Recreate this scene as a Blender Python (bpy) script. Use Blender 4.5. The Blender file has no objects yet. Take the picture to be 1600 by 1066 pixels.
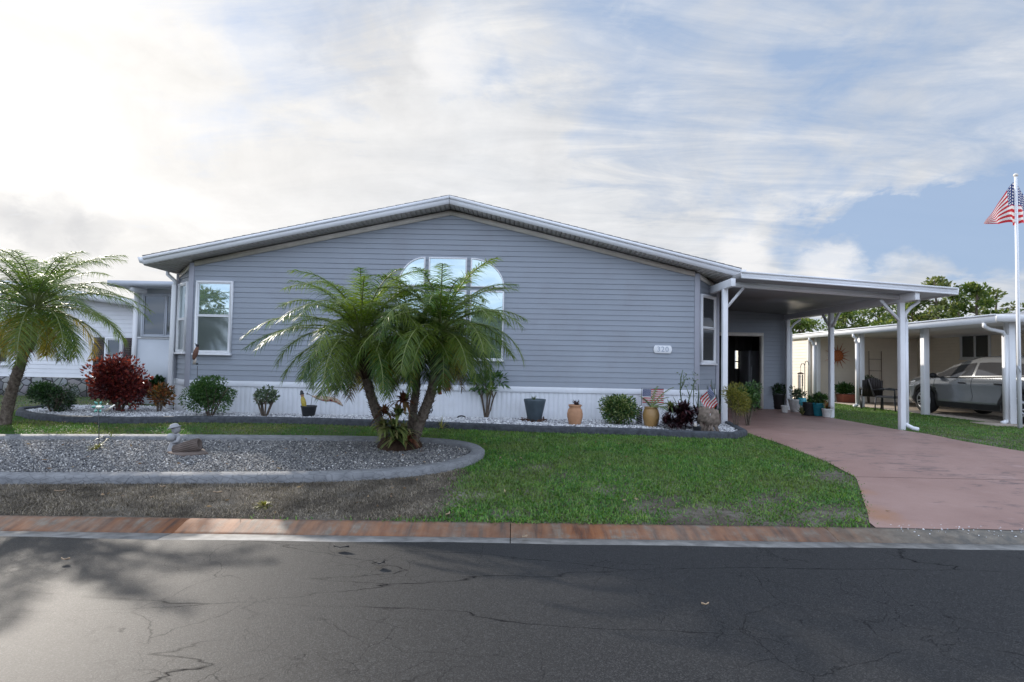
import bpy, bmesh, math, random
import numpy as np
from mathutils import Vector, Matrix
random.seed(7)
rng = np.random.default_rng(7)
scene = bpy.context.scene
C = scene.collection
# ------------------------------------------------------------------ camera
F, CX, CY, PITCH, ROLL, H = 850.0, 800.0, 533.0, math.atan(34 / 850), 0.02, 1.19
_r0 = Vector((1, 0, 0)); _u0 = Vector((0, -math.sin(PITCH), math.cos(PITCH))); FW = Vector((0, math.cos(PITCH), math.sin(PITCH)))
RT = _r0 * math.cos(ROLL) + _u0 * math.sin(ROLL)
UP = _u0 * math.cos(ROLL) - _r0 * math.sin(ROLL)
cam = bpy.data.cameras.new('camera'); cam.lens = 36 * F / 1600; cam.sensor_width = 36; cam.clip_end = 2000; cam.clip_start = .05
camo = bpy.data.objects.new('camera', cam); C.objects.link(camo); scene.camera = camo
m = Matrix.Identity(4)
for i in range(3):
    m[i][0] = RT[i]; m[i][1] = UP[i]; m[i][2] = -FW[i]
m[2][3] = H
camo.matrix_world = m

def ray(px, py):
    return RT * ((px - CX) / F) - UP * ((py - CY) / F) + FW
def at(px, py, Y):
    d = ray(px, py); t = Y / d.y
    return Vector((d.x * t, Y, H + d.z * t))
def yk(x):                                   # kerb line, very slightly askew to the house
    return 5.25 + .02 * np.clip(x, -14, 14)
def zg(x, y):                                # lawn falls gently from the house to the kerb
    k = yk(x)
    return -.335 + .315 * np.clip((y - k) / (10.3 - k), 0, 1)
def gnd(px, py, off=0.0):
    d = ray(px, py); z = 0.0
    for _ in range(25):
        t = (z - H) / d.z; x, y = d.x * t, d.y * t
        z = float(zg(x, y)) + off
    return Vector((x, y, z))
# ------------------------------------------------------------------ mesh building
W = {}
class MB:
    def __init__(s): s.v = []; s.f = []; s.n = 0; s.mi = 0
    def add(s, verts, faces, mi=None):
        verts = np.asarray([tuple(q) for q in verts] if not isinstance(verts, np.ndarray) else verts, dtype=float).reshape(-1, 3)
        mi = s.mi if mi is None else mi
        if isinstance(faces, np.ndarray):
            s.f.append((faces + s.n, mi))
        else:
            by = {}
            for q in faces: by.setdefault(len(q), []).append(q)
            for q in by.values(): s.f.append((np.asarray(q) + s.n, mi))
        s.v.append(verts); s.n += len(verts); return s
    def hexa(s, p):                           # p: 8 points, bottom loop then top loop
        return s.add(p, [(3, 2, 1, 0), (4, 5, 6, 7), (0, 1, 5, 4), (1, 2, 6, 5), (2, 3, 7, 6), (3, 0, 4, 7)])
    def box(s, x0, x1, y0, y1, z0, z1):
        return s.hexa([(x0, y0, z0), (x1, y0, z0), (x1, y1, z0), (x0, y1, z0), (x0, y0, z1), (x1, y0, z1), (x1, y1, z1), (x0, y1, z1)])
    def obox(s, o, a, b, c):                  # corner o, three edge vectors
        o, a, b, c = Vector(o), Vector(a), Vector(b), Vector(c)
        return s.hexa([o, o + a, o + a + b, o + b, o + c, o + a + c, o + a + b + c, o + b + c])
    def bar(s, p, q, w, h, up=(0, 0, 1)):
        p, q, up = Vector(p), Vector(q), Vector(up)
        d = (q - p).normalized(); a = d.cross(up)
        if a.length < 1e-4: a = d.cross(Vector((1, 0, 0)))
        a = a.normalized() * w; b = a.cross(d).normalized() * h
        return s.obox(p - a / 2 - b / 2, a, b, q - p)
    def prism(s, pts, vec):
        pts = [Vector(q) for q in pts]; vec = Vector(vec); n = len(pts)
        return s.add(pts + [q + vec for q in pts], [tuple(range(n))[::-1], tuple(range(n, 2 * n))] + [(i, (i + 1) % n, n + (i + 1) % n, n + i) for i in range(n)])
    def poly(s, pts):
        return s.add(pts, [tuple(range(len(pts)))])
    def tube(s, pts, rad, n=8, caps=True):
        pts = [Vector(q) for q in pts]
        if not hasattr(rad, '__len__'): rad = [rad] * len(pts)
        V = []; Fc = []; a = None
        for i, p in enumerate(pts):
            d = (pts[min(i + 1, len(pts) - 1)] - pts[max(i - 1, 0)]).normalized()
            if a is None: a = d.cross(Vector((0, 0, 1)) if abs(d.z) < .9 else Vector((1, 0, 0))).normalized()
            a = (a - d * a.dot(d)).normalized(); b = d.cross(a)
            for k in range(n):
                t = 2 * math.pi * k / n
                V.append(p + (a * math.cos(t) + b * math.sin(t)) * rad[i])
        for i in range(len(pts) - 1):
            for k in range(n):
                Fc.append((i * n + k, i * n + (k + 1) % n, (i + 1) * n + (k + 1) % n, (i + 1) * n + k))
        if caps: Fc += [tuple(range(n))[::-1], tuple(range((len(pts) - 1) * n, len(pts) * n))]
        return s.add(V, Fc)
    def lathe(s, prof, c=(0, 0, 0), n=20, ax=None, sq=1.0):
        c = Vector(c); V = []; Fc = []
        M = Matrix.Identity(3) if ax is None else Vector(ax).to_track_quat('Z', 'Y').to_matrix()
        for r, z in prof:
            for k in range(n):
                t = 2 * math.pi * k / n
                V.append(c + M @ Vector((r * math.cos(t), r * math.sin(t) * sq, z)))
        for i in range(len(prof) - 1):
            for k in range(n): Fc.append((i * n + k, i * n + (k + 1) % n, (i + 1) * n + (k + 1) % n, (i + 1) * n + k))
        Fc += [tuple(range(n))[::-1], tuple(range((len(prof) - 1) * n, len(prof) * n))]
        return s.add(V, Fc)
    def ball(s, c, r, n=12, rz=None, jit=0.0):
        rr = (r, r, r) if not hasattr(r, '__len__') else r
        V = []; Fc = []; m_ = n // 2 + 1
        for i in range(m_):
            th = math.pi * i / (m_ - 1)
            for k in range(n):
                ph = 2 * math.pi * k / n; q = 1 + jit * math.sin(3.1 * th + 2.3 * ph) * math.cos(2 * ph + 1)
                V.append((c[0] + rr[0] * q * math.sin(th) * math.cos(ph), c[1] + rr[1] * q * math.sin(th) * math.sin(ph), c[2] + rr[2] * q * math.cos(th)))
        for i in range(m_ - 1):
            for k in range(n): Fc.append(((i + 1) * n + k, (i + 1) * n + (k + 1) % n, i * n + (k + 1) % n, i * n + k))
        return s.add(V, Fc)
    def leaves(s, pos, dr, L, wd, mi=None, fold=.25):    # folded diamond leaves
        n = len(pos); dr = dr / np.linalg.norm(dr, axis=1, keepdims=True)
        rv = rng.normal(size=(n, 3)); sd = np.cross(dr, rv); sd /= np.linalg.norm(sd, axis=1, keepdims=True) + 1e-9
        up = np.cross(sd, dr); L = np.broadcast_to(L, n)[:, None]; wd = np.broadcast_to(wd, n)[:, None]
        mid = pos + dr * L * .45
        V = np.stack([pos, mid + sd * wd / 2 + up * wd * fold, pos + dr * L - up * L * .12, mid - sd * wd / 2 + up * wd * fold, mid], 1).reshape(-1, 3)
        b = (np.arange(n) * 5)[:, None]
        return s.add(V, np.concatenate([b + np.array([0, 1, 2, 4]), b + np.array([0, 4, 2, 3])]), mi)
    def blades(s, base, dr, side, L, wd, droop, seg=2, mi=None, tip=.12):
        n = len(base); dr = dr / np.linalg.norm(dr, axis=1, keepdims=True); side = side / (np.linalg.norm(side, axis=1, keepdims=True) + 1e-9)
        L = np.broadcast_to(L, n)[:, None]; wd = np.broadcast_to(wd, n)[:, None]; droop = np.broadcast_to(droop, n)[:, None]
        P = []
        for k in range(seg + 1):
            t = k / seg
            c = base + dr * L * t; c = c - np.array([0, 0, 1.]) * droop * L * t * t
            w = wd * .5 * max(tip, (1 - t ** 1.8)) * (.75 if k == 0 else 1)
            P += [c - side * w, c + side * w]
        V = np.stack(P, 1).reshape(-1, 3); q = 2 * (seg + 1); b = (np.arange(n) * q)[:, None]
        Fc = np.concatenate([b + np.array([2 * k, 2 * k + 1, 2 * k + 3, 2 * k + 2]) for k in range(seg)])
        return s.add(V, Fc, mi)
    def build(s, name, mats, parent=None, loc=None, smooth=False, bevel=0, sub=0):
        V = np.concatenate(s.v)
        me = bpy.data.meshes.new(name)
        if parent is not None:
            Mi = np.array(W[parent].inverted()); V = V @ Mi[:3, :3].T + Mi[:3, 3]
        elif loc is not None:
            V = V - np.array(loc)
        lv = np.concatenate([f.ravel() for f, _ in s.f]); tot = np.concatenate([np.full(len(f), f.shape[1]) for f, _ in s.f])
        mi = np.concatenate([np.full(len(f), k) for f, k in s.f])
        st = np.concatenate([[0], np.cumsum(tot)[:-1]])
        me.vertices.add(len(V)); me.vertices.foreach_set('co', V.ravel().astype(np.float32))
        me.loops.add(len(lv)); me.loops.foreach_set('vertex_index', lv.astype(np.int32))
        me.polygons.add(len(tot)); me.polygons.foreach_set('loop_start', st.astype(np.int32)); me.polygons.foreach_set('loop_total', tot.astype(np.int32))
        me.polygons.foreach_set('material_index', mi.astype(np.int32))
        if smooth: me.polygons.foreach_set('use_smooth', np.ones(len(tot), dtype=bool))
        me.update(calc_edges=True); me.validate()
        for q in (mats if isinstance(mats, (list, tuple)) else [mats]): me.materials.append(q)
        o = bpy.data.objects.new(name, me); C.objects.link(o)
        if parent is not None: o.parent = parent; W[o] = W[parent]
        elif loc is not None: o.location = loc; W[o] = Matrix.Translation(loc)
        else: W[o] = Matrix.Identity(4)
        if bevel:
            b = o.modifiers.new('bevel', 'BEVEL'); b.width = bevel; b.segments = 2; b.limit_method = 'ANGLE'
        if sub:
            b = o.modifiers.new('sub', 'SUBSURF'); b.levels = sub; b.render_levels = sub
        return o

def tag(o, label, cat, group=None, kind=None):
    o['label'] = label; o['category'] = cat
    if group: o['group'] = group
    if kind: o['kind'] = kind
    return o
def struct(o, kind='structure'):
    o['kind'] = kind; return o
def thing(name, label, cat, loc=(0, 0, 0), rz=0, group=None):
    o = bpy.data.objects.new(name, None); C.objects.link(o); o.empty_display_size = .1
    o.location = loc; o.rotation_euler = (0, 0, rz); tag(o, label, cat, group)
    W[o] = Matrix.Translation(loc) @ Matrix.Rotation(rz, 4, 'Z')
    return o
def copy_tree(o, parent=None):
    c = o.copy(); C.objects.link(c)
    if parent is not None: c.parent = parent
    for ch in list(o.children): copy_tree(ch, c)
    return c
# ------------------------------------------------------------------ materials
def nt(name):
    q = bpy.data.materials.new(name); q.use_nodes = True
    t = q.node_tree; return q, t, t.nodes['Principled BSDF']
def N(t, typ, **kw):
    n = t.nodes.new(typ)
    for k, v in kw.items():
        if k.startswith('i_'):
            key = k[2:]; key = int(key) if key.isdigit() else key.replace('_', ' ')
            n.inputs[key].default_value = v
        else: setattr(n, k, v)
    return n
def pos(t, scale=(1, 1, 1), obj=False):
    g = N(t, 'ShaderNodeTexCoord').outputs['Object'] if obj else N(t, 'ShaderNodeNewGeometry').outputs['Position']
    mp = N(t, 'ShaderNodeMapping'); mp.inputs['Scale'].default_value = scale
    t.links.new(g, mp.inputs['Vector']); return mp.outputs[0]
def noise(t, vec, scale, detail=4, rough=.55, dist=0):
    n = N(t, 'ShaderNodeTexNoise', i_Scale=scale, i_Detail=detail, i_Roughness=rough, i_Distortion=dist)
    t.links.new(vec, n.inputs['Vector']); return n.outputs['Fac']
def ramp(t, fac, stops, interp='LINEAR'):
    r = N(t, 'ShaderNodeValToRGB'); r.color_ramp.interpolation = interp
    e = r.color_ramp.elements
    while len(e) < len(stops): e.new(.5)
    for k, (p, c) in zip(e, stops):
        k.position = p; k.color = (*c, 1) if hasattr(c, '__len__') else (c, c, c, 1)
    t.links.new(fac, r.inputs[0]); return r.outputs[0]
def mix(t, fac, a, b, mode='MIX'):
    n = N(t, 'ShaderNodeMix', data_type='RGBA', blend_type=mode)
    for sck, v in ((n.inputs['Factor'], fac), (n.inputs['A'], a), (n.inputs['B'], b)):
        if isinstance(v, (int, float)): sck.default_value = v
        elif isinstance(v, tuple): sck.default_value = (*v, 1)
        else: t.links.new(v, sck)
    return n.outputs['Result']
def math_(t, op, a, b=0.0, c=None, clamp=False):
    n = N(t, 'ShaderNodeMath', operation=op); n.use_clamp = clamp
    for i, v in enumerate((a, b) if c is None else (a, b, c)):
        if isinstance(v, (int, float)): n.inputs[i].default_value = v
        else: t.links.new(v, n.inputs[i])
    return n.outputs[0]
def bump(t, p, h, strength=.3, dist=.01):
    b = N(t, 'ShaderNodeBump', i_Strength=strength, i_Distance=dist); t.links.new(h, b.inputs['Height']); t.links.new(b.outputs[0], p.inputs['Normal'])
def mat(name, col, rough=.6, spec=.5, metal=0., var=.12, vs=3., bmp=0., bs=60., col2=None, obj=False, coat=0., dirt=None):
    q, t, p = nt(name)
    v = pos(t, obj=obj); f = noise(t, v, vs, 6)
    a = tuple(c * (1 - var) for c in col); b = col2 or tuple(min(1, c * (1 + var)) for c in col)
    c = ramp(t, f, [(.3, a), (.7, b)])
    if dirt: c = mix(t, ramp(t, noise(t, v, 1.1, 8, .7), [(.52, 0.), (.75, .55)]), c, dirt)
    t.links.new(c, p.inputs['Base Color'])
    p.inputs['Roughness'].default_value = rough; p.inputs['Metallic'].default_value = metal; p.inputs['Specular IOR Level'].default_value = spec
    p.inputs['Coat Weight'].default_value = coat
    if bmp: bump(t, p, noise(t, v, bs, 5), bmp, .01)
    return q
def leafm(name, c1, c2, c3=None, tr=.35, rough=.42, spec=.45, big=None, fine=0):
    q, t, p = nt(name)
    g = N(t, 'ShaderNodeNewGeometry')
    st = [(0., c1), (.6, c2), (1., c3 or c2)]
    c = ramp(t, g.outputs['Random Per Island'], st)
    if big: c = mix(t, ramp(t, noise(t, pos(t), big[0], 3), [(.42, 0.), (.62, big[2] if len(big) > 2 else .8)]), c, big[1])
    if fine: c = mix(t, 1., c, ramp(t, noise(t, pos(t), fine, 4, .7), [(.32, (.62, .66, .6)), (.68, (1.3, 1.22, 1.25))]), 'MULTIPLY')
    t.links.new(c, p.inputs['Base Color']); p.inputs['Roughness'].default_value = rough; p.inputs['Specular IOR Level'].default_value = spec
    tb = N(t, 'ShaderNodeBsdfTranslucent'); t.links.new(mix(t, 1., c, (1.5, 1.5, .75), 'MULTIPLY'), tb.inputs['Color'])
    ms = N(t, 'ShaderNodeMixShader'); ms.inputs[0].default_value = tr
    t.links.new(p.outputs[0], ms.inputs[1]); t.links.new(tb.outputs[0], ms.inputs[2]); t.links.new(ms.outputs[0], t.nodes['Material Output'].inputs[0])
    return q
def glass(name, tint, metal=.85, rough=.02):
    q, t, p = nt(name)
    p.inputs['Base Color'].default_value = (*tint, 1); p.inputs['Metallic'].default_value = metal; p.inputs['Roughness'].default_value = rough
    bump(t, p, noise(t, pos(t), 1.6, 2), .05, .02)
    return q
M = {}
M['siding'] = mat('grey vinyl siding', (.275, .302, .345), .5, .4, var=.05, vs=.9, bmp=.05, bs=90, dirt=(.24, .245, .27))
M['trimgrey'] = mat('grey trim', (.33, .335, .38), .45, .4, var=.05)
M['white'] = mat('white painted aluminium', (.74, .75, .77), .4, .5, var=.05, vs=1.2, dirt=(.6, .6, .6))
M['skirt'] = mat('white skirting', (.70, .72, .76), .45, .45, var=.06, vs=1.5, dirt=(.56, .56, .55))
M['soffit'] = mat('soffit', (.40, .38, .36), .6, .3)
M['cream'] = mat('cream trim', (.62, .58, .52), .5, .4)
M['shingle'] = mat('roof shingles', (.34, .33, .32), .9, .2, var=.4, vs=30, bmp=.5, bs=90)
M['glass'] = glass('reflective window glass', (.46, .56, .58))
M['screen'] = glass('window glass behind insect screen', (.22, .25, .26), .6, .07)
M['darkglass'] = glass('dark window glass', (.09, .10, .11), .55, .03)
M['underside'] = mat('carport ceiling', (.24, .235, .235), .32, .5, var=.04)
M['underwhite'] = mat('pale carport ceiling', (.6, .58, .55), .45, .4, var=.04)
M['black'] = mat('black plastic', (.018, .018, .02), .5, .4)
M['iron'] = mat('black iron', (.02, .02, .022), .45, .5)
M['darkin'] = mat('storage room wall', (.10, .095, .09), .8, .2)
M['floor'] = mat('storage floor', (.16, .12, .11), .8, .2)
M['steel'] = mat('fridge steel', (.35, .36, .38), .35, .5, metal=.5)
M['lsiding'] = mat('white siding', (.72, .73, .76), .5, .4, var=.04)
M['csiding'] = mat('cream siding', (.80, .72, .61), .55, .35, var=.04)
M['shutter'] = mat('dark brown shutter', (.07, .055, .055), .6, .3)
M['sunwall'] = mat('sunroom panel', (.50, .53, .57), .45, .4, var=.03)
M['grey'] = mat('grey fascia', (.42, .45, .5), .45, .4, var=.04)
# ------------------------------------------------------------------ sky and sun
SUN_AZ, SUN_EL = math.radians(-43), math.radians(23)      # azimuth from +Y towards +X
SUN = Vector((math.sin(SUN_AZ) * math.cos(SUN_EL), math.cos(SUN_AZ) * math.cos(SUN_EL), math.sin(SUN_EL)))
w = bpy.data.worlds.new('World'); scene.world = w; w.use_nodes = True
t = w.node_tree; bg = t.nodes['Background']; bg.inputs['Strength'].default_value = .1
sky = N(t, 'ShaderNodeTexSky', sky_type='NISHITA', sun_disc=False, sun_elevation=SUN_EL, sun_rotation=SUN_AZ, air_density=1.0, dust_density=1.5, ozone_density=2.0)
tc = N(t, 'ShaderNodeTexCoord').outputs['Generated']
sx = N(t, 'ShaderNodeSeparateXYZ'); t.links.new(tc, sx.inputs[0])
zz = math_(t, 'MAXIMUM', math_(t, 'ADD', sx.outputs[2], .16), .06)
cv = N(t, 'ShaderNodeCombineXYZ')
t.links.new(math_(t, 'DIVIDE', sx.outputs[0], zz), cv.inputs[0]); t.links.new(math_(t, 'DIVIDE', sx.outputs[1], zz), cv.inputs[1])
cp = cv.outputs[0]
def mp(vec, sc, loc=(0, 0, 0), rz=0.):
    q = N(t, 'ShaderNodeMapping'); q.inputs['Scale'].default_value = sc; q.inputs['Location'].default_value = loc; q.inputs['Rotation'].default_value = (0, 0, rz)
    t.links.new(vec, q.inputs[0]); return q.outputs[0]
def near(px, py, deg, soft=1.0, wob=None):               # 1 at a direction of the sky, 0 beyond deg
    d = ray(px, py).normalized()
    dt = N(t, 'ShaderNodeVectorMath', operation='DOT_PRODUCT'); t.links.new(tc, dt.inputs[0]); dt.inputs[1].default_value = d
    v = dt.outputs['Value']
    if wob is not None: v = math_(t, 'ADD', v, math_(t, 'MULTIPLY', math_(t, 'SUBTRACT', wob, .5), 4.2 * (1 - math.cos(math.radians(deg)))))
    r = N(t, 'ShaderNodeMapRange', interpolation_type='SMOOTHSTEP'); t.links.new(v, r.inputs[0])
    r.inputs[1].default_value = math.cos(math.radians(deg)); r.inputs[2].default_value = math.cos(math.radians(deg * (1 - soft)))
    return r.outputs[0]
n1 = noise(t, mp(cp, (1.1, .8, 1), (3.1, 1.7, 0), .5), 1.5, 10, .62, .6)
n2 = noise(t, mp(cp, (.55, 1.8, 1), (0, 4, 0), .35), 2.5, 10, .66, .8)
n3 = noise(t, mp(tc, (1, 1, 1.6), (5, 2, 1)), 7., 8, .6, .3)
wob = math_(t, 'ADD', math_(t, 'MULTIPLY', n3, .5), math_(t, 'MULTIPLY', n1, .5))
wobs = math_(t, 'ADD', math_(t, 'MULTIPLY', noise(t, mp(tc, (1, 1, 1.3), (1, 7, 3)), 16., 8, .6, .2), .7), math_(t, 'MULTIPLY', n3, .3))
dsun = N(t, 'ShaderNodeVectorMath', operation='DOT_PRODUCT'); t.links.new(tc, dsun.inputs[0]); dsun.inputs[1].default_value = SUN
ds = math_(t, 'MAXIMUM', dsun.outputs['Value'], 0.)
s1 = math_(t, 'POWER', ds, 3.); s2 = math_(t, 'POWER', ds, 14.)
cov = math_(t, 'ADD', math_(t, 'MULTIPLY', n1, .70), math_(t, 'MULTIPLY', n2, .62))
cov = math_(t, 'ADD', cov, math_(t, 'MULTIPLY', s1, .20))
for px, py, dg, k in ((1540, 360, 5.5, -.42), (1450, 366, 5, -.40), (1350, 374, 4.5, -.34), (1250, 380, 3.6, -.26), (1650, 380, 7, -.3), (1700, -20, 28, -.14), (1150, 60, 22, -.15), (560, 60, 14, -.14), (1400, 150, 12, -.08), (1250, 230, 20, .14), (700, 260, 22, .14), (420, 40, 16, -.12), (880, 20, 16, -.10), (800, -900, 50, -.1)):
    cov = math_(t, 'ADD', cov, math_(t, 'MULTIPLY', near(px, py, dg, 1., wob), k))
covr = ramp(t, cov, [(.36, .05), (.74, 1.)])
for px, py, dg in ((690, 88, 4.6), (660, 118, 3.2), (1165, 412, 3.), (1290, 420, 3.2), (1060, 385, 3.4), (1420, 455, 3.6), (300, 115, 4.), (1560, 470, 3.)):
    covr = mix(t, 1., covr, math_(t, 'MULTIPLY', near(px, py, dg, .85, wobs), .75), 'SCREEN')
CL = 10.
base = mix(t, ramp(t, n2, [(.3, 0.), (.75, 1.)]), (.60 * CL, .64 * CL, .70 * CL), (.88 * CL, .885 * CL, .90 * CL))
base = mix(t, math_(t, 'MULTIPLY', s1, .6), base, (1.0 * CL, .985 * CL, .97 * CL)); base = mix(t, s2, base, (1.12 * CL, 1.09 * CL, 1.05 * CL)); base = mix(t, 1., base, ramp(t, math_(t, 'ADD', math_(t, 'MULTIPLY', n3, .4), math_(t, 'MULTIPLY', n1, .6)), [(.34, .87), (.64, 1.07)]), 'MULTIPLY')
for px, py, dg in ((690, 85, 3.4), (1300, 412, 3.), (1160, 405, 3.)):
    base = mix(t, math_(t, 'MULTIPLY', near(px, py, dg, .9, wob), .7), base, (.98 * CL, .97 * CL, .97 * CL))
for px, py, dg in ((75, 346, 3.0), (150, 368, 2.2), (15, 338, 2.2), (575, 50, 7.)):
    base = mix(t, math_(t, 'MULTIPLY', near(px, py, dg, .9, wobs), .34), base, (.60 * CL, .61 * CL, .64 * CL))
skyb = mix(t, 1., sky.outputs[0], (.8, .85, .95), 'MULTIPLY')
skyb = mix(t, .7, skyb, (.46 * CL, .61 * CL, .86 * CL))
out = mix(t, covr, skyb, base)
def mr(v, a, b_):
    r = N(t, 'ShaderNodeMapRange', interpolation_type='SMOOTHSTEP'); t.links.new(v, r.inputs[0]); r.inputs[1].default_value = a; r.inputs[2].default_value = b_; return r.outputs[0]
sky_fill = math_(t, 'MAXIMUM', mr(sx.outputs[1], .25, -.25), mr(sx.outputs[2], .66, .85))     # unseen sky behind camera and overhead, boosted and blued to fill the shade
out = mix(t, sky_fill, out, mix(t, 1., out, (2.02, 2.18, 2.46), 'MULTIPLY'))
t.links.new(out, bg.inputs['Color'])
sl = bpy.data.lights.new('sun', 'SUN'); sl.energy = 4.8; sl.angle = math.radians(.6); sl.color = (1, .92, .82)
so = bpy.data.objects.new('sun', sl); C.objects.link(so); so.rotation_euler = (-SUN).to_track_quat('-Z', 'Y').to_euler(); so.location = SUN * 60
vs = scene.view_settings; scene.display_settings.display_device = 'sRGB'
vs.view_transform = 'Standard'; vs.look = 'None'; vs.exposure = 0.0; vs.gamma = 1.0
# ------------------------------------------------------------------ ground
q, t, p = nt('soil'); M['soil'] = q; v = pos(t)
c = ramp(t, noise(t, v, 2.2, 8, .65), [(.3, (.045, .035, .025)), (.5, (.095, .078, .058)), (.72, (.22, .20, .17))])
far = N(t, 'ShaderNodeSeparateXYZ'); t.links.new(N(t, 'ShaderNodeNewGeometry').outputs['Position'], far.inputs[0])
c = mix(t, ramp(t, math_(t, 'DIVIDE', far.outputs[1], 100.), [(.1, 0.), (.22, 1.)]), c, (.05, .085, .025))
t.links.new(c, p.inputs['Base Color']); p.inputs['Roughness'].default_value = .95
bump(t, p, noise(t, v, 45, 8, .7), .9, .03)
def sheet(name, xs, ys, zf, m_, kind='structure', off=0.0):
    X, Y = np.meshgrid(xs, ys); Z = zf(X, Y) + off
    V = np.stack([X, Y, Z], -1).reshape(-1, 3); nx = len(xs); i, j = np.meshgrid(np.arange(nx - 1), np.arange(len(ys) - 1)); b = (j * nx + i).ravel()[:, None]
    o = MB().add(V, b + np.array([0, 1, nx + 1, nx])).build(name, m_); o['kind'] = kind; return o
def zground(X, Y):
    k = yk(X)
    zr = np.where(Y > k - .02, zg(X, Y) , np.where(Y < -3.6, -.33, -.50))
    return zr
xs = np.concatenate([np.linspace(-400, -16, 12), np.linspace(-14, 14, 57), np.linspace(16, 400, 12)])
# rows follow the kerb so that the lawn starts exactly at its back
rows = [-400, -60, -3.7, -3.55, None, 5.9, 6.5, 7.2, 8, 9, 10.3, 11.5, 14, 20, 40, 120, 500]
V = []; nx = len(xs)
for r in rows:
    for x in xs:
        if r is None: V.append((x, yk(x) - .02, -.50))
        else: V.append((x, r, float(-.33 if r <= -3.7 else (-.5 if r < 5 else zg(x, r)))))
    if r is None:
        for x in xs: V.append((x, yk(x), -.337))
nr = len(rows) + 1
i, j = np.meshgrid(np.arange(nx - 1), np.arange(nr - 1)); b = (j * nx + i).ravel()[:, None]
struct(MB().add(np.array(V), b + np.array([0, 1, nx + 1, nx])).build('ground', M['soil']))
# road
q, t, p = nt('old asphalt'); v = pos(t)
big = noise(t, v, .35, 5); fv = N(t, 'ShaderNodeTexVoronoi', i_Scale=170.); t.links.new(v, fv.inputs['Vector']); fsx = N(t, 'ShaderNodeSeparateXYZ'); t.links.new(fv.outputs['Color'], fsx.inputs[0]); fine = math_(t, 'ADD', math_(t, 'MULTIPLY', fsx.outputs[0], .6), math_(t, 'MULTIPLY', noise(t, v, 150, 3, .7), .4))
c = ramp(t, fine, [(.2, (.006, .0062, .0068)), (.6, (.014, .0143, .0152)), (.85, (.055, .055, .055))])
c = mix(t, ramp(t, big, [(.35, 0.), (.7, .45)]), c, (.024, .024, .025))
def vor(scale, vec, thr, dist_=.25):
    d = N(t, 'ShaderNodeTexNoise', i_Scale=2.3, i_Detail=5.); t.links.new(vec, d.inputs['Vector'])
    mv = N(t, 'ShaderNodeMix', data_type='VECTOR'); mv.inputs['Factor'].default_value = dist_
    t.links.new(vec, mv.inputs[4]); t.links.new(d.outputs['Color'], mv.inputs[5])
    vo = N(t, 'ShaderNodeTexVoronoi', feature='DISTANCE_TO_EDGE', i_Scale=scale); t.links.new(mv.outputs[1], vo.inputs['Vector'])
    return ramp(t, vo.outputs['Distance'], [(0., 1.), (thr, 0.)])
cr1 = math_(t, 'MULTIPLY', vor(1.3, v, .0045), ramp(t, noise(t, v, .8, 4), [(.42, 0.), (.55, 1.)]))
cr2 = math_(t, 'MULTIPLY', vor(5.2, v, .013, .35), ramp(t, noise(t, v, 1.3, 4), [(.45, 0.), (.6, .8)]))
wv = pos(t, (.22, 1.0, 1)); cr3 = math_(t, 'MULTIPLY', vor(1.15, wv, .0042, .3), ramp(t, noise(t, v, .5, 3), [(.38, 0.), (.5, 1.)]))
crk = math_(t, 'MAXIMUM', math_(t, 'MULTIPLY', cr1, .75), math_(t, 'MAXIMUM', cr2, cr3))
c = mix(t, math_(t, 'MULTIPLY', crk, .62), c, (.005, .005, .006))
t.links.new(c, p.inputs['Base Color']); p.inputs['Roughness'].default_value = .6; t.links.new(math_(t, 'MULTIPLY', math_(t, 'SUBTRACT', 1., crk), .27), p.inputs['Specular IOR Level'])
hh = math_(t, 'ADD', fine, math_(t, 'MULTIPLY', noise(t, v, 9, 3), .15))
bump(t, p, hh, .5, .008)
M['asphalt'] = q
V = []; ry = [-3.3, -2, 0, 1.5, 2.6, 3.6, 4.3]
for r in ry + [None]:
    for x in xs: V.append((x, yk(x) - .49 + .012 * math.sin(x * 9.1) + .010 * math.sin(x * 23.7 + 1) + .006 * math.sin(x * 51) if r is None else r, -.369 if r is None else -.372 + .05 * math.sin(math.pi * (r + 3.3) / 8.1)))
i, j = np.meshgrid(np.arange(nx - 1), np.arange(len(ry))); b = (j * nx + i).ravel()[:, None]
struct(MB().add(np.array(V), b + np.array([0, 1, nx + 1, nx])).build('road', M['asphalt']))
# kerb and gutter pan
q, t, p = nt('rust stained kerb'); v = pos(t)
con = ramp(t, noise(t, v, 9, 8, .7), [(.3, (.10, .083, .065)), (.7, (.22, .19, .15))])
wx = N(t, 'ShaderNodeSeparateXYZ'); t.links.new(v, wx.inputs[0])
st = math_(t, 'ADD', math_(t, 'MULTIPLY', noise(t, pos(t, (5.2, .7, .7)), 1.1, 8, .75, .4), .6), math_(t, 'MULTIPLY', noise(t, pos(t, (1.1, 2., 2.)), 2.4, 6, .7), .4))
env = ramp(t, math_(t, 'DIVIDE', math_(t, 'ADD', wx.outputs[0], 10.), 20.), [(.05, .6), (.3, .9), (.55, .95), (.645, .75), (.685, .05), (.72, 0.)])
lump = ramp(t, noise(t, v, .55, 3), [(.3, .45), (.6, 1.)])
rust = math_(t, 'MULTIPLY', math_(t, 'MULTIPLY', ramp(t, st, [(.41, .08), (.475, .75), (.55, 1.)]), env), lump)
rc = ramp(t, noise(t, pos(t, (7, 1, 1)), 2., 5), [(.3, (.045, .015, .007)), (.5, (.175, .056, .014)), (.72, (.27, .105, .034))])
c = mix(t, rust, con, rc)
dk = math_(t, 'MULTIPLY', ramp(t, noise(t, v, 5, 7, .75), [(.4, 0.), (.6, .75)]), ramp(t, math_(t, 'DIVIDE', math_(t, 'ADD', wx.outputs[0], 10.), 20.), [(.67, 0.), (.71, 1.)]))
c = mix(t, dk, c, (.06, .062, .06))
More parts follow.
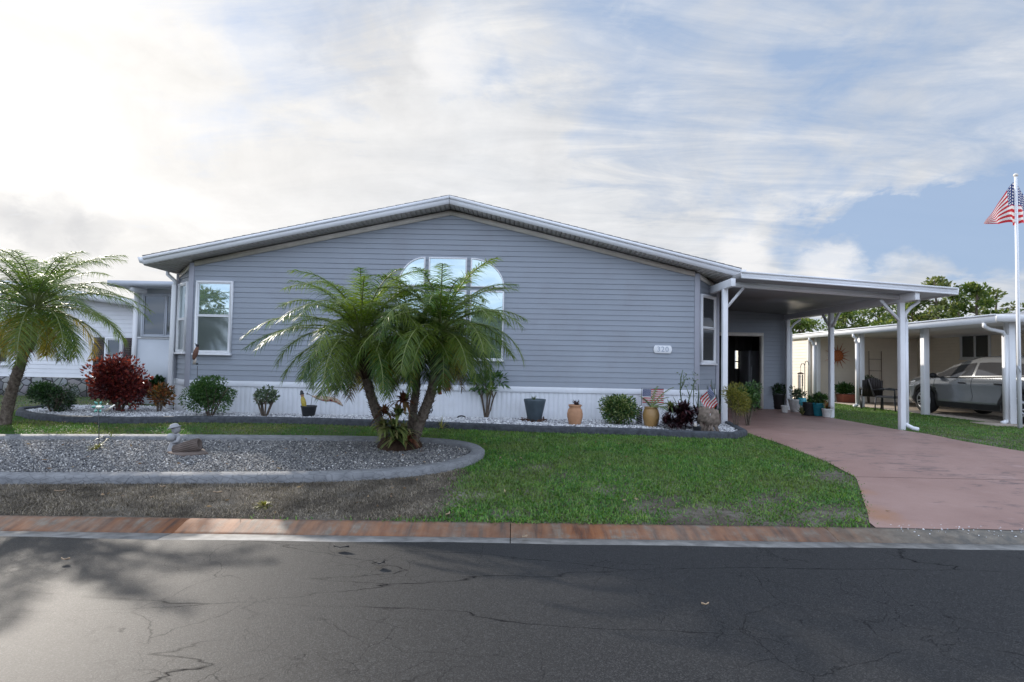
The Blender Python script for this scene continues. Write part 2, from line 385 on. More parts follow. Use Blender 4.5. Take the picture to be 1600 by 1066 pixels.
t.links.new(c, p.inputs['Base Color']); p.inputs['Roughness'].default_value = .75; bump(t, p, noise(t, v, 60, 6, .7), .35, .01)
M['kerb'] = q
M['gutter'] = mat('gutter concrete', (.20, .195, .185), .75, .35, var=.4, vs=7, bmp=.5, bs=70, dirt=(.07, .07, .07))
kx = list(np.arange(-33.2, 34, 3.02)); kb = MB(); gb = MB()
for a, b_ in zip(kx[:-1], kx[1:]):
    a += .004; b_ -= .004
    ka, kb_ = float(yk(a)), float(yk(b_))
    prof = [(-.26, -.392), (-.22, -.381), (-.10, -.346), (-.05, -.335), (0, -.332), (0, -.5), (-.26, -.5)]
    V = [(a, ka + y, z) for y, z in prof] + [(b_, kb_ + y, z) for y, z in prof]; n = len(prof)
    kb.add(V, [tuple(range(n)), tuple(range(n, 2 * n))[::-1]] + [((i + 1) % n, i, n + i, n + (i + 1) % n) for i in range(n)])
    prof = [(-.56, -.379), (-.49, -.378), (-.40, -.381), (-.262, -.393), (-.262, -.5), (-.56, -.5)]
    V = [(a, ka + y, z) for y, z in prof] + [(b_, kb_ + y, z) for y, z in prof]; n = len(prof)
    gb.add(V, [tuple(range(n)), tuple(range(n, 2 * n))[::-1]] + [((i + 1) % n, i, n + i, n + (i + 1) % n) for i in range(n)])
struct(kb.build('kerb', M['kerb'])); struct(gb.build('gutter', M['gutter']))
# driveway
q, t, p = nt('pink stained concrete'); v = pos(t)
c = ramp(t, noise(t, v, .9, 8, .65), [(.3, (.24, .138, .112)), (.7, (.325, .203, .17))])
c = mix(t, ramp(t, math_(t, 'ADD', math_(t, 'MULTIPLY', noise(t, pos(t, (.6, 1.8, 1)), 3.7, 9, .75, .8), .72), math_(t, 'MULTIPLY', noise(t, v, .55, 4), .28)), [(.53, 0.), (.62, .8)]), c, (.085, .06, .058))
c = mix(t, ramp(t, noise(t, pos(t, (1, 2, 1)), 1.3, 8, .7), [(.58, 0.), (.75, .6)]), c, (.46, .33, .31))
for (px_, py_, rad_) in ((1362, 800, .35), (1385, 812, .3), (1350, 770, .2)):
    g_ = gnd(px_, py_); dd_ = N(t, 'ShaderNodeVectorMath', operation='DISTANCE'); t.links.new(v, dd_.inputs[0]); dd_.inputs[1].default_value = g_
    c = mix(t, math_(t, 'MULTIPLY', ramp(t, math_(t, 'ADD', math_(t, 'DIVIDE', dd_.outputs['Value'], rad_ * 2.), math_(t, 'MULTIPLY', noise(t, v, 6, 6, .7), .6)), [(.35, 1.), (.75, 0.)]), .6), c, (.30, .14, .06))
t.links.new(c, p.inputs['Base Color']); p.inputs['Roughness'].default_value = .5; bump(t, p, noise(t, v, 50, 6, .7), .3, .01)
M['drive'] = q
Lp = [gnd(*a_) for a_ in ((1355, 818), (1350, 790), (1338, 748), (1292, 723), (1215, 693), (1165, 677))] + [Vector((4.50, 10.9, 0)), Vector((4.58, 11.6, 0)), Vector((4.62, 20, 0))]
Rp = [Vector((9.6, 5.2, 0)), Vector((9.4, 7.0, 0))] + [gnd(*a_) for a_ in ((1750, 733), (1600, 707), (1500, 690), (1400, 672), (1305, 655))] + [Vector((8.05, 15.6, 0)), Vector((8.05, 20, 0))]
def lx(y): return np.interp(y, [a_.y for a_ in Lp], [a_.x for a_ in Lp])
def rx(y): return np.interp(y, sorted([a_.y for a_ in Rp]), [a_.x for a_ in sorted(Rp, key=lambda k: k.y)])
SEAM = gnd(1400, 748).y
dm = MB()
for y0, y1 in ((None, SEAM - .006), (SEAM + .006, 10.9), (10.91, 16.0)):
    ys = np.linspace(0, 1, 16); V = []
    for s in ys:
        for k in np.linspace(0, 1, 20):
            if y0 is None:
                xa = lx(5.3 + .06) ; 
                yy = None
                x = (1 - k) * lx(5.35 + s * (y1 - 5.35)) + k * rx(5.35 + s * (y1 - 5.35)); ys0 = float(yk(x)) - .012 + .012 * math.sin(x * 13) + .006 * math.sin(x * 31); yy = ys0 + s * (y1 - ys0)
            else:
                yy = y0 + s * (y1 - y0); x = (1 - k) * lx(yy) + k * rx(yy)
            V.append((x, yy, float(zg(x, yy)) + (.006 if y0 is None and s == 0 else .014)))
    i, j = np.meshgrid(np.arange(19), np.arange(15)); b = (j * 20 + i).ravel()[:, None]
    dm.add(np.array(V), b + np.array([0, 1, 21, 20]))
struct(dm.build('driveway', M['drive']))
# ------------------------------------------------------------------ beds, gravel, lawn
def inpoly(P, x, y):
    x = np.asarray(x); r = np.zeros(x.shape, bool); n = len(P)
    for k in range(n):
        x0, y0 = P[k][0], P[k][1]; x1, y1 = P[k - 1][0], P[k - 1][1]
        r ^= ((y0 > y) != (y1 > y)) & (x < (x1 - x0) * (y - y0) / (y1 - y0 + 1e-12) + x0)
    return r
def smooth_closed(P, it=2):
    for _ in range(it):
        Q = []
        for a, b in zip(P, P[1:] + P[:1]): Q += [a * .75 + b * .25, a * .25 + b * .75]
        P = Q
    return P
def inset(P, d):
    R = []; n = len(P); A = sum(P[k - 1].x * P[k].y - P[k].x * P[k - 1].y for k in range(n))
    for k in range(n):
        a, b, c_ = P[k - 1], P[k], P[(k + 1) % n]; tg = (c_ - a); nn = Vector((-tg.y, tg.x, 0)).normalized() * (1 if A > 0 else -1)
        R.append(b + nn * d)
    return R
BEDF = [gnd(*a_) for a_ in ((-40, 757), (100, 757), (300, 756), (450, 755), (560, 752), (650, 745), (715, 735), (752, 721), (760, 710), (740, 700), (690, 693), (600, 690), (400, 688), (200, 687), (0, 687), (-60, 689))]
BEDF += [BEDF[-1] + Vector((-2.5, -.1, 0)), BEDF[-1] + Vector((-3.2, -.9, 0)), BEDF[0] + Vector((-2.2, .1, 0))]
BEDF = smooth_closed(BEDF)
BH = [gnd(*a_) for a_ in ((1168, 682), (1150, 687), (1085, 685), (1000, 681), (850, 677), (700, 671), (500, 664), (400, 662), (300, 661), (200, 663), (100, 661), (45, 656), (24, 650), (28, 645))]
BH += [Vector((-9.9, 12.4, 0)), Vector((-7.6, 12.6, 0)), Vector((-7.5, 12.1, 0)), Vector((-6.85, 11.44, 0)), Vector((3.95, 11.44, 0)), Vector((4.46, 11.1, 0))]
q, t, p = nt('cast concrete edging'); v = pos(t)
c = ramp(t, noise(t, v, 6, 8, .7), [(.3, (.12, .123, .13)), (.7, (.22, .224, .23))])
br = N(t, 'ShaderNodeTexVoronoi', feature='DISTANCE_TO_EDGE', i_Scale=13.); t.links.new(pos(t, (.7, .7, 1.4)), br.inputs['Vector'])
jn = ramp(t, br.outputs['Distance'], [(0., 1.), (.06, 0.)]); c = mix(t, math_(t, 'MULTIPLY', jn, .4), c, (.05, .052, .06))
t.links.new(c, p.inputs['Base Color']); p.inputs['Roughness'].default_value = .8; bump(t, p, math_(t, 'SUBTRACT', noise(t, v, 50, 5), jn), .5, .012)
M['edging'] = q
M['edgingdark'] = mat('dark edging', (.05, .055, .063), .85, .3, var=.45, vs=16, bmp=.6, bs=45)
def edging(P, wd, h, name, label, closed=True, skip=None, mm='edging'):
    I = inset(P, wd); I2 = inset(P, wd * .15); I3 = inset(P, wd * .85); n = len(P); V = []
    for o_, a, b_, i_ in zip(P, I2, I3, I):
        z0 = float(zg(o_.x, o_.y)); z1 = float(zg(i_.x, i_.y))
        V += [(o_.x, o_.y, z0 - .05), (o_.x, o_.y, z0 + h * .75), (a.x, a.y, z0 + h), (b_.x, b_.y, z1 + h), (i_.x, i_.y, z1 + h * .8), (i_.x, i_.y, z1 - .05)]
    Fc = []
    for k in range(n):
        if skip and skip(k): continue
        for e in range(5):
            a = k * 6 + e; b_ = ((k + 1) % n) * 6 + e; Fc.append((a, b_, b_ + 1, a + 1))
    o = MB().add(V, Fc).build(name, M[mm], smooth=False); tag(o, label, 'bed edging'); return I
INF = edging(BEDF, .20, .09, 'bed_edging', 'grey concrete edging ring around the oval gravel bed under the palms')
BHs = BH
INH = edging(BHs, .12, .115, 'bed_edging', 'low dark concrete edging along the white gravel bed by the house', skip=lambda k: 14 <= k < 19, mm='edgingdark')
def stonem(name, stops, tint=None):
    q, t, p = nt(name); g = N(t, 'ShaderNodeNewGeometry')
    c = ramp(t, g.outputs['Random Per Island'], stops); t.links.new(c, p.inputs['Base Color']); p.inputs['Roughness'].default_value = .75
    return q
M['gravelgrey'] = stonem('grey gravel', [(0., (.07, .07, .075)), (.4, (.14, .14, .145)), (.75, (.22, .215, .205)), (.95, (.38, .36, .33)), (1., (.65, .64, .62))])
M['gravelwhite'] = stonem('white gravel', [(0., (.22, .22, .24)), (.4, (.5, .5, .52)), (.8, (.68, .68, .68)), (1., (.8, .8, .79))])
OCT = np.array([(1, 0, 0), (-1, 0, 0), (0, 1, 0), (0, -1, 0), (0, 0, 1), (0, 0, -1.)])
OCF = np.array([(0, 2, 4), (2, 1, 4), (1, 3, 4), (3, 0, 4), (2, 0, 5), (1, 2, 5), (3, 1, 5), (0, 3, 5)])
def gravel(P, n, sz, m_, label, lift=.02):
    xs_ = [a.x for a in P]; ys_ = [a.y for a in P]
    x = rng.uniform(min(xs_), max(xs_), n * 3); y = rng.uniform(min(ys_), max(ys_), n * 3); k = inpoly(P, x, y); x = x[k][:n]; y = y[k][:n]; n = len(x)
    s = sz * rng.uniform(.55, 1.35, (n, 1, 1)) * rng.uniform(.6, 1.2, (n, 1, 3)) * np.array([1, 1, .7])
    V = OCT[None] * s + rng.normal(size=(n, 6, 3)) * sz * .16
    a = rng.uniform(0, 6.28, n)[:, None]; tl = rng.normal(0, .45, n)[:, None]
    X = V[..., 0] * np.cos(a) - V[..., 1] * np.sin(a); Y = V[..., 0] * np.sin(a) + V[..., 1] * np.cos(a); Z = V[..., 2] + X * tl * .5
    zb = zg(x, y) + lift + rng.uniform(0, sz * .7, n)
    V = np.stack([X + x[:, None], Y + y[:, None], Z + zb[:, None]], -1).reshape(-1, 3)
    b = MB(); b.add(V, (np.arange(n)[:, None, None] * 6 + OCF[None]).reshape(-1, 3))
    b.poly([(a_.x, a_.y, float(zg(a_.x, a_.y)) + lift * .8) for a_ in P])
    o = b.build('gravel', m_); tag(o, label, 'gravel', kind='stuff'); return o
gravel(inset(BEDF, .17), 52000, .0135, M['gravelgrey'], 'grey gravel filling the oval bed under the palms', .035)
gravel(inset(BHs, .1), 20000, .021, M['gravelwhite'], 'white gravel in the bed along the house', .05)
# grass: every blade is real, in three sheets of ground cover
M['grass'] = leafm('lawn blades', (.034, .125, .016), (.08, .22, .03), (.2, .30, .06), tr=.32, rough=.45, big=(1.1, (.14, .15, .05), .42), fine=4.5)
M['grassdry'] = leafm('dry lawn blades', (.06, .12, .02), (.13, .19, .035), (.30, .27, .10), tr=.35, rough=.5, big=(.7, (.04, .14, .018), .85))
def grass(x, y, m_, label, hmin, hmax, wd=.009, z=None):
    n = len(x); az = rng.uniform(0, 6.283, n); el = np.radians(rng.uniform(20, 82, n))
    d = np.stack([np.cos(az) * np.cos(el), np.sin(az) * np.cos(el), np.sin(el)], 1); sd = np.stack([-np.sin(az), np.cos(az), rng.normal(0, .3, n)], 1)
    b = MB(); b.blades(np.stack([x, y, zg(x, y) - .004], 1), d, sd, rng.uniform(hmin, hmax, n), rng.uniform(.7, 1.3, n) * wd, rng.uniform(.15, .55, n), 2)
    o = b.build('grass', m_); tag(o, label, 'grass', kind='stuff'); return o
def patchy(x, y, s, ph=0.):
    return (np.sin(x * s + 1.3 + ph) * np.cos(y * s * 1.2 - .7 + ph) + .6 * np.sin(x * s * 2.3 + y * s * 1.7 + ph) + .4 * np.cos(x * s * 4.1 - y * s * 5.3)) / 2
DIRT = [gnd(*a_) for a_ in ((-200, 812), (690, 812), (700, 790), (718, 768), (712, 752), (735, 740), (650, 700), (-200, 700))]
DIRT = [(a_.x, a_.y) for a_ in DIRT]
n = 330000; x = rng.uniform(-2.6, 6.3, n); y = rng.uniform(5.1, 10.6, n)
k = (y > yk(x) + rng.normal(.0, .022, n)) & (x < lx(np.maximum(y, 5.3)) + rng.normal(0, .04, n)) & ~inpoly([(a_.x, a_.y) for a_ in BEDF], x, y) & ~inpoly([(a_.x, a_.y) for a_ in BHs], x, y)
k &= ~inpoly(DIRT, x + rng.normal(0, .10, n), y + rng.normal(0, .05, n))
bare = patchy(x, y, 1.5) + np.clip((7.3 - y) * .42, -.3, .8) + np.clip((x - 2.2) * .15, 0, .4)
k &= rng.uniform(0, 1, n) > np.clip((bare - .38) * 1.1, 0, .9)
x, y = x[k], y[k]
k = rng.uniform(0, 1, len(x)) < np.clip(1.35 - (y - 5.2) * .12, .5, 1)
grass(x[k], y[k], M['grass'], 'dense green lawn between the palms and the pink driveway', .022, .072, .0125)
n = 190000; x = rng.uniform(-13.5, -1.2, n); y = rng.uniform(8.3, 11.5, n)
k = ~inpoly([(a_.x, a_.y) for a_ in BEDF], x, y) & ~inpoly([(a_.x, a_.y) for a_ in BHs], x, y) & (x < -1.0) & (y < 10.6 + (x < -9) * 1.5) & (patchy(x, y, 1.4, 2.) > -.35 - rng.uniform(0, 1, n))
k &= ~((x > -2.6) & (y < 10.6)) | (x < -2.3)
grass(x[k], y[k], M['grassdry'], 'yellowing strip of lawn between the two gravel beds', .025, .06, .010)
n = 190000; x = rng.uniform(-8, -.3, n); y = rng.uniform(5.1, 7.2, n)
k = (y > yk(x) + .03) & ~inpoly([(a_.x, a_.y) for a_ in BEDF], x, y) & (patchy(x, y, 2.2, 4.) > rng.uniform(-1.3, .6, n)) & inpoly(DIRT, x, y)
M['straw'] = leafm('dead straw', (.06, .048, .036), (.20, .168, .13), (.40, .34, .26), tr=.1, rough=.85, big=(2.4, (.045, .036, .026), .8))
grass(x[k], y[k], M['straw'], 'dead grass thatch on the bare strip by the kerb', .015, .06, .006)
n = 170000; x = rng.uniform(7.9, 14, n); y = rng.uniform(8.0, 20, n)
k = (x > rx(y) + .03) & (x < np.where(y > 10.2, 11.52, 14))
grass(x[k], y[k], M['grass'], 'strip of green lawn between the pink driveway and the neighbouring slab', .025, .06, .011)
n = 30000; x = rng.uniform(-22, -7.8, n); y = rng.uniform(11.2, 15.4, n)
k = ~inpoly([(a_.x, a_.y) for a_ in BHs], x, y) & (x < -8.2)
grass(x[k], y[k], M['grassdry'], 'thin lawn in front of the white neighbouring house', .03, .07, .012)

# grit washed onto the kerb at the driveway mouth, stray stones and dead leaves
n = 380; x = rng.uniform(3.7, 9, n); yy_ = rng.uniform(-.2, .16, n) * rng.uniform(.2, 1, n); k = yk(x)
zz_ = np.interp(yy_, [-.26, -.22, -.10, -.05, 0, .2], [-.392, -.381, -.346, -.335, -.332, -.318]) + .004
s = rng.uniform(.004, .012, (n, 1, 1)); V = OCT[None] * s * np.array([1, 1, .7]) + rng.normal(size=(n, 6, 3)) * .0015
V = V + np.stack([x, k + yy_, zz_], 1)[:, None, :]
tag(MB().add(V.reshape(-1, 3), (np.arange(n)[:, None, None] * 6 + OCF[None]).reshape(-1, 3)).build('grit', M['gravelwhite']), 'pale grit washed over the kerb at the mouth of the driveway', 'grit', kind='stuff')
M['deadleaf'] = leafm('dead leaf bits', (.10, .055, .03), (.24, .15, .08), (.36, .27, .17), tr=.1, rough=.85)
n = 420; x = rng.uniform(-9, 6, n); y = rng.uniform(5.3, 10.2, n); k = (x < lx(y) + .3) & ((x < 0) | (rng.uniform(0, 1, n) < .35)); x, y = x[k], y[k]; n = len(x)
d = rng.normal(size=(n, 3)) * np.array([1, 1, .25]); b = MB(); b.leaves(np.stack([x, y, zg(x, y) + np.where(inpoly([(q.x, q.y) for q in BEDF], x, y), .07, .025)], 1), d, rng.uniform(.025, .065, n), rng.uniform(.012, .025, n))
tag(b.build('leaf_litter', M['deadleaf']), 'small dead leaves scattered over gravel, bare soil and lawn', 'leaf litter', kind='stuff')
# ------------------------------------------------------------------ building helpers
Z = Vector((0, 0, 1))
def siding(b, A, B, z0, top, pitch=.11, d=.013, back=.012, seam=3.7):
    # lapped boards between plan points A and B (outside on the right-hand side of A->B); top: list of (s, z)
    A = Vector((A[0], A[1], 0)); B = Vector((B[0], B[1], 0)); u = B - A; L = u.length; un = u / L; n = Vector((un.y, -un.x, 0))
    S = [q[0] for q in top]; T = [q[1] for q in top]
    def span(z):
        ok = [k for k in np.linspace(0, 1, 801) if np.interp(k, S, T) >= z - 1e-6]
        return (ok[0], ok[-1]) if ok else None
    pts = [A + Z * z0, B + Z * z0] + [A + u * s + Z * z for s, z in reversed(top)]
    b.prism([q - n * back for q in pts], -n * .08)
    z = z0; zm = max(T)
    while z < zm - .005:
        zt = z + pitch; s0 = span(z)
        if s0 is None: break
        s1 = span(min(zt, zm)) or ((s0[0] + s0[1]) / 2,) * 2
        if zt > zm: zt = zm; s1 = span(zm - 1e-3) or s1
        wv = lambda: 0
        a0, b0, a1, b1 = A + u * s0[0] + Z * z, A + u * s0[1] + Z * z, A + u * s1[0] + Z * zt, A + u * s1[1] + Z * zt
        Lz = (b0 - a0).length; c_ = [0] + ([q for q in np.arange(random.uniform(.2, seam), Lz - .1, seam)] if Lz > 2.5 else []) + [Lz]
        for qi, (q0, q1) in enumerate(zip(c_[:-1], c_[1:])):
            dd = d + .0022 * (qi % 2) + random.uniform(-.0012, .0012); f0, f1 = q0 / Lz, q1 / Lz
            A0, B0, A1, B1 = a0.lerp(b0, f0), a0.lerp(b0, f1), a1.lerp(b1, f0), a1.lerp(b1, f1)
            b.add([A0 - n * .01, B0 - n * .01, B0 + n * dd, A0 + n * dd, A0 + n * dd + Z * .012, B0 + n * dd + Z * .012, B1 + n * .001, A1 + n * .001], [(0, 1, 2, 3)[::-1], (3, 2, 5, 4), (4, 5, 6, 7)])
        z += pitch
    return b
def offpoly(P, d):
    n = len(P); R = []; A = sum(P[k - 1][0] * P[k][1] - P[k][0] * P[k - 1][1] for k in range(n)); sg = 1 if A > 0 else -1
    for k in range(n):
        p0, p1, p2 = Vector(P[k - 1]), Vector(P[k]), Vector(P[(k + 1) % n])
        n1 = Vector((-(p1 - p0).y, (p1 - p0).x)).normalized() * sg; n2 = Vector((-(p2 - p1).y, (p2 - p1).x)).normalized() * sg
        h = (n1 + n2); h = h / max(h.length_squared, .3) * 2
        R.append(tuple(p1 + h * d))
    return R
def ring(b, P, wd, O, ux, uz, n, d0, d1):
    I = offpoly(P, wd); m_ = len(P); f = lambda q, d: O + ux * q[0] + uz * q[1] + n * d
    V = [f(q, d0) for q in P] + [f(q, d1) for q in P] + [f(q, d1) for q in I] + [f(q, d0) for q in I]
    Fc = []
    for k in range(m_):
        j = (k + 1) % m_
        for r in range(3): Fc.append((r * m_ + k, r * m_ + j, (r + 1) * m_ + j, (r + 1) * m_ + k))
    b.add(V, Fc); return I
def window(parent, O, ux, w_, h, n, cells, frame='white', fw=.04, d=.05, name='window', sill=True, outer=True):
    """cells: list of (polygon in local s,t, pane material, sash width)"""
    O, ux, n = Vector(O), Vector(ux).normalized(), Vector(n).normalized(); b = MB()
    if outer: ring(b, [(0, 0), (w_, 0), (w_, h), (0, h)], fw, O, ux, Z, n, 0, d)
    panes = []
    for P, mm, sw in cells:
        I = ring(b, P, sw, O, ux, Z, n, 0, d - .012); panes.append((I, mm))
    wo = b.build(name, M[frame], parent)
    for I, mm in panes:
        pb = MB(); pb.poly([O + ux * q[0] + Z * q[1] + n * .018 for q in offpoly(I, -.004)]); pb.build('pane', M[mm], wo)
    if sill:
        sb = MB(); sb.obox(O - ux * .02 - Z * .035, ux * (w_ + .04), n * (d + .025), Z * .035); sb.build('sill', M[frame], wo, bevel=.004)
    return wo
def hung(w_, h, fw=.04, split=.5, up='glass', lo='screen', sw=.025):
    a = fw - .002
    return [([(a, h * split), (w_ - a, h * split), (w_ - a, h - a), (a, h - a)], up, sw), ([(a, a), (w_ - a, a), (w_ - a, h * split + .001), (a, h * split + .001)], lo, sw)]
# ------------------------------------------------------------------ main house
YW = 11.5
XL, XR = at(294, 570, YW).x, at(1089, 520, YW).x
AX = at(702, 312, 11.1).x
fa = at(702, 306, 11.1); fl = at(224, 401, 11.1); fr = at(1157, 420.7, 11.1)
CH = .66; EXL, EXR = XL - CH, XR + CH; YB = 24.5
house = thing('house', 'long grey sided single storey house with white skirting and an arched front window', 'house', (AX, YW, 0))
ZS = .70
def ztop(x, drop=.215):                                   # underside of the rake soffit
    return float(np.interp(x, [fl.x, AX, fr.x], [fl.z, fa.z, fr.z])) - drop
SK = .578
# walls
b = siding(MB(), (XL, YW), (XR, YW), ZS, [(0, ztop(XL)), ((AX - XL) / (XR - XL), ztop(AX)), (1, ztop(XR))]); b.build('front_wall', M['siding'], house)
b = siding(MB(), (EXL, YW + CH), (XL, YW), ZS, [(0, ztop(EXL) + .02), (1, ztop(XL))]); b.build('corner_wall', M['siding'], house)
b = siding(MB(), (XR, YW), (EXR, YW + CH), ZS, [(0, ztop(XR)), (1, ztop(EXR) + .02)]); b.build('corner_wall', M['siding'], house)
b = siding(MB(), (EXL, YB), (EXL, YW + CH), ZS, [(0, ztop(EXL)), (1, ztop(EXL))]); siding(b, (EXR, YW + CH), (EXR, YB), -.02, [(0, ztop(EXR)), (1, ztop(EXR))])
siding(b, (EXR, YB), (EXL, YB), 0, [(0, ztop(EXR)), ((EXR - AX) / (EXR - EXL), ztop(AX)), (1, ztop(EXL))]); b.build('side_wall', M['siding'], house)
# corner posts
b = MB()
for (x, y) in ((XL, YW), (XR, YW)):
    s = 1 if x > 0 else -1
    b = MB(); b.box(x - .055, x + .055, YW - .028, YW + .05, ZS - .16 if x < 0 else ZS - .004, ztop(x) - .0)
    if x < 0: b.build('corner_trim', M['trimgrey'], house, bevel=.006)
b.build('corner_trim', M['trimgrey'], house, bevel=.006); b = MB(); b.box(EXR - .03, EXR + .045, YW + CH - .06, YW + CH + .05, 0, ztop(EXR)); b.build('corner_trim', M['trimgrey'], house, bevel=.006); b = MB(); b.box(EXL - .045, EXL + .03, YW + CH - .06, YW + CH + .05, ZS, ztop(EXL))
b.build('corner_trim', M['trimgrey'], house, bevel=.006)
# skirting: ribbed panels and cap band
b = MB()
def ribs(A, B, z0, z1):
    A = Vector((*A, 0)); B = Vector((*B, 0)); u = (B - A); L = u.length; un = u / L; n = Vector((un.y, -un.x, 0)); s = 0; P = []
    while s < L:
        P += [(s, 0), (s + .012, -.012), (s + .024, 0), (s + .105, .002), (s + .117, -.008), (s + .129, .002)]; s += .2
    P = [q for q in P if q[0] < L] + [(L, 0)]
    V = []
    for s_, d in P: V += [A + un * s_ + n * d + Z * z0, A + un * s_ + n * d + Z * z1]
    b.add(V, [(2 * k, 2 * k + 2, 2 * k + 3, 2 * k + 1) for k in range(len(P) - 1)])
for A, B in (((EXL, YB), (EXL, YW + CH)), ((EXL, YW + CH), (XL, YW)), ((XL, YW), (XR, YW)), ((XR, YW), (EXR, YW + CH))): ribs(A, B, -.12, SK)
b.build('skirting', M['skirt'], house)
b = MB()
for A, B in (((EXL, YB), (EXL, YW + CH)), ((EXL, YW + CH), (XL, YW)), ((XL, YW), (XR, YW)), ((XR, YW), (EXR, YW + CH))):
    A = Vector((*A, 0)); B = Vector((*B, 0)); un = (B - A).normalized(); n = Vector((un.y, -un.x, 0))
    b.obox(A + Z * SK - n * .02, B - A, n * .042, Z * (ZS - SK - .006))
b.build('skirting_band', M['skirt'], house, bevel=.006)
# roof: shingles (shell), fascia, rake soffit, frieze trim
b = MB(); YF = 11.12
def slab(xa, za, xb, zb, y0, y1, th): b.prism([(xa, y0, za), (xb, y0, zb), (xb, y0, zb + th), (xa, y0, za + th)], (0, y1 - y0, 0))
slab(fl.x - .03, fl.z - .004, AX, fa.z - .004, YF, YB + .3, .022); slab(AX, fa.z - .004, fr.x + .03, fr.z - .004, YF, YB + .3, .022)
for xa, za, xb, zb in ((fl.x - .03, fl.z, AX, fa.z), (fr.x + .03, fr.z, AX, fa.z)):          # shingle courses stepping along the rake edge
    nst = 34
    for k in range(nst):
        s0, s1 = k / nst, (k + 1) / nst
        x0_, x1_ = xa + (xb - xa) * s0, xa + (xb - xa) * s1; z0_, z1_ = za + (zb - za) * s0, za + (zb - za) * s1
        b.prism([(x0_, YF - .02, z0_ + .017), (x1_, YF - .02, z1_ + .017), (x1_, YF - .02, z1_ + .020), (x0_, YF - .02, z0_ + .029)], (0, YB + .3 - YF, 0))
b.build('roof', M['shingle'], house)
b = MB(); FH = .165
for xa, za, xb, zb in ((fl.x, fl.z, AX - .004, fa.z), (AX + .004, fa.z, fr.x, fr.z)):
    b.prism([(xa, 11.1, za - FH), (xb, 11.1, zb - FH), (xb, 11.1, zb), (xa, 11.1, za)], (0, .022, 0))
    b.prism([(xa, 11.082, za - FH * .36), (xb, 11.082, zb - FH * .36), (xb, 11.082, zb + .004), (xa, 11.082, za + .004)], (0, .017, 0))
b.build('fascia', M['white'], house)
# soffit with vent ribs
b = MB()
for xa, xb in ((fl.x, AX), (AX, fr.x)):
    zA, zB = ztop(xa, .16), ztop(xb, .16); nst = 62
    for k in range(nst):
        s0, s1 = k / nst, (k + 1) / nst; x0_, x1_ = xa + (xb - xa) * s0, xa + (xb - xa) * s1; z0_, z1_ = zA + (zB - zA) * s0, zA + (zB - zA) * s1
        y1 = 12.3 if (x1_ < XL + .05 or x0_ > XR - .05) else YW + .02
        b.hexa([(x0_ + .008, 11.123, z0_ - .02), (x1_ - .008, 11.123, z1_ - .02), (x1_ - .008, y1, z1_ - .02), (x0_ + .008, y1, z0_ - .02), (x0_, 11.123, z0_), (x1_, 11.123, z1_), (x1_, y1, z1_), (x0_, y1, z0_)])
b.build('soffit', M['soffit'], house)
b = MB()
for xa, xb in ((XL + .06, AX), (AX, XR - .06)):
    b.prism([(xa, YW - .04, ztop(xa) - .085), (xb, YW - .04, ztop(xb) - .085), (xb, YW - .04, ztop(xb) + .015), (xa, YW - .04, ztop(xa) + .015)], (0, .03, 0))
for (xa, ya), (xb, yb) in (((EXL, YW + CH), (XL, YW)), ((XR, YW), (EXR, YW + CH))):
    n = Vector((yb - ya, -(xb - xa), 0)).normalized()
    b.prism([Vector((xa, ya, ztop(xa) - .10)) + n * .012, Vector((xb, yb, ztop(xb) - .10)) + n * .012, Vector((xb, yb, ztop(xb))) + n * .012, Vector((xa, ya, ztop(xa))) + n * .012], n * .02)
b.build('frieze_trim', M['cream'], house)
# eave gutters and downspout on the left
b = MB()
for xs_, s in ((fl.x - .005, -1), (fr.x + .005, 1)):
    z_ = (fl.z if s < 0 else fr.z); b = MB()
    b.prism([(xs_, 11.1, z_ - .13), (xs_ + s * .07, 11.1, z_ - .13), (xs_ + s * .12, 11.1, z_ - .01), (xs_, 11.1, z_ - .01)], (0, YB - 11, 0)); b.build('eave_gutter', M['white'], house)
b = MB(); dx_ = at(266, 560, 12.0).x
b.tube([(fl.x - .06, 12.0, fl.z - .13), (fl.x - .06, 12.0, fl.z - .22), (dx_ - .0, 12.05, fl.z - .36), (dx_, 12.05, fl.z - .5)], .042, 8); b.box(dx_ - .05, dx_ + .05, 12.01, 12.09, .0, fl.z - .45)
b.build('downspout', M['white'], house, bevel=.01)
# windows
o = at(304, 552, YW); o2 = at(366, 440, YW); wv_ = o2.x - o.x; hv = o2.z - o.z
window(house, (o.x, YW - .012, o.z), (1, 0, 0), wv_, hv, (0, -1, 0), hung(wv_, hv, .04, .52))
cu = Vector((1, -1, 0)).normalized(); cn = Vector((-1, -1, 0)).normalized()
cz0, cz1 = at(290, 551, 11.8).z, at(290, 442, 11.8).z
window(house, Vector((EXL, YW + CH, cz0)) + cu * .13 + cn * .012, cu, .66, cz1 - cz0, cn, hung(.66, cz1 - cz0, .04, .48))
cu2 = Vector((1, 1, 0)).normalized(); cn2 = Vector((1, -1, 0)).normalized()
cz0, cz1 = at(1107, 568, 11.8).z, at(1107, 462, 11.8).z
window(house, Vector((XR, YW, cz0)) + cu2 * .12 + cn2 * .012, cu2, .68, cz1 - cz0, cn2, hung(.68, cz1 - cz0, .04, .52, up='darkglass', lo='darkglass'))
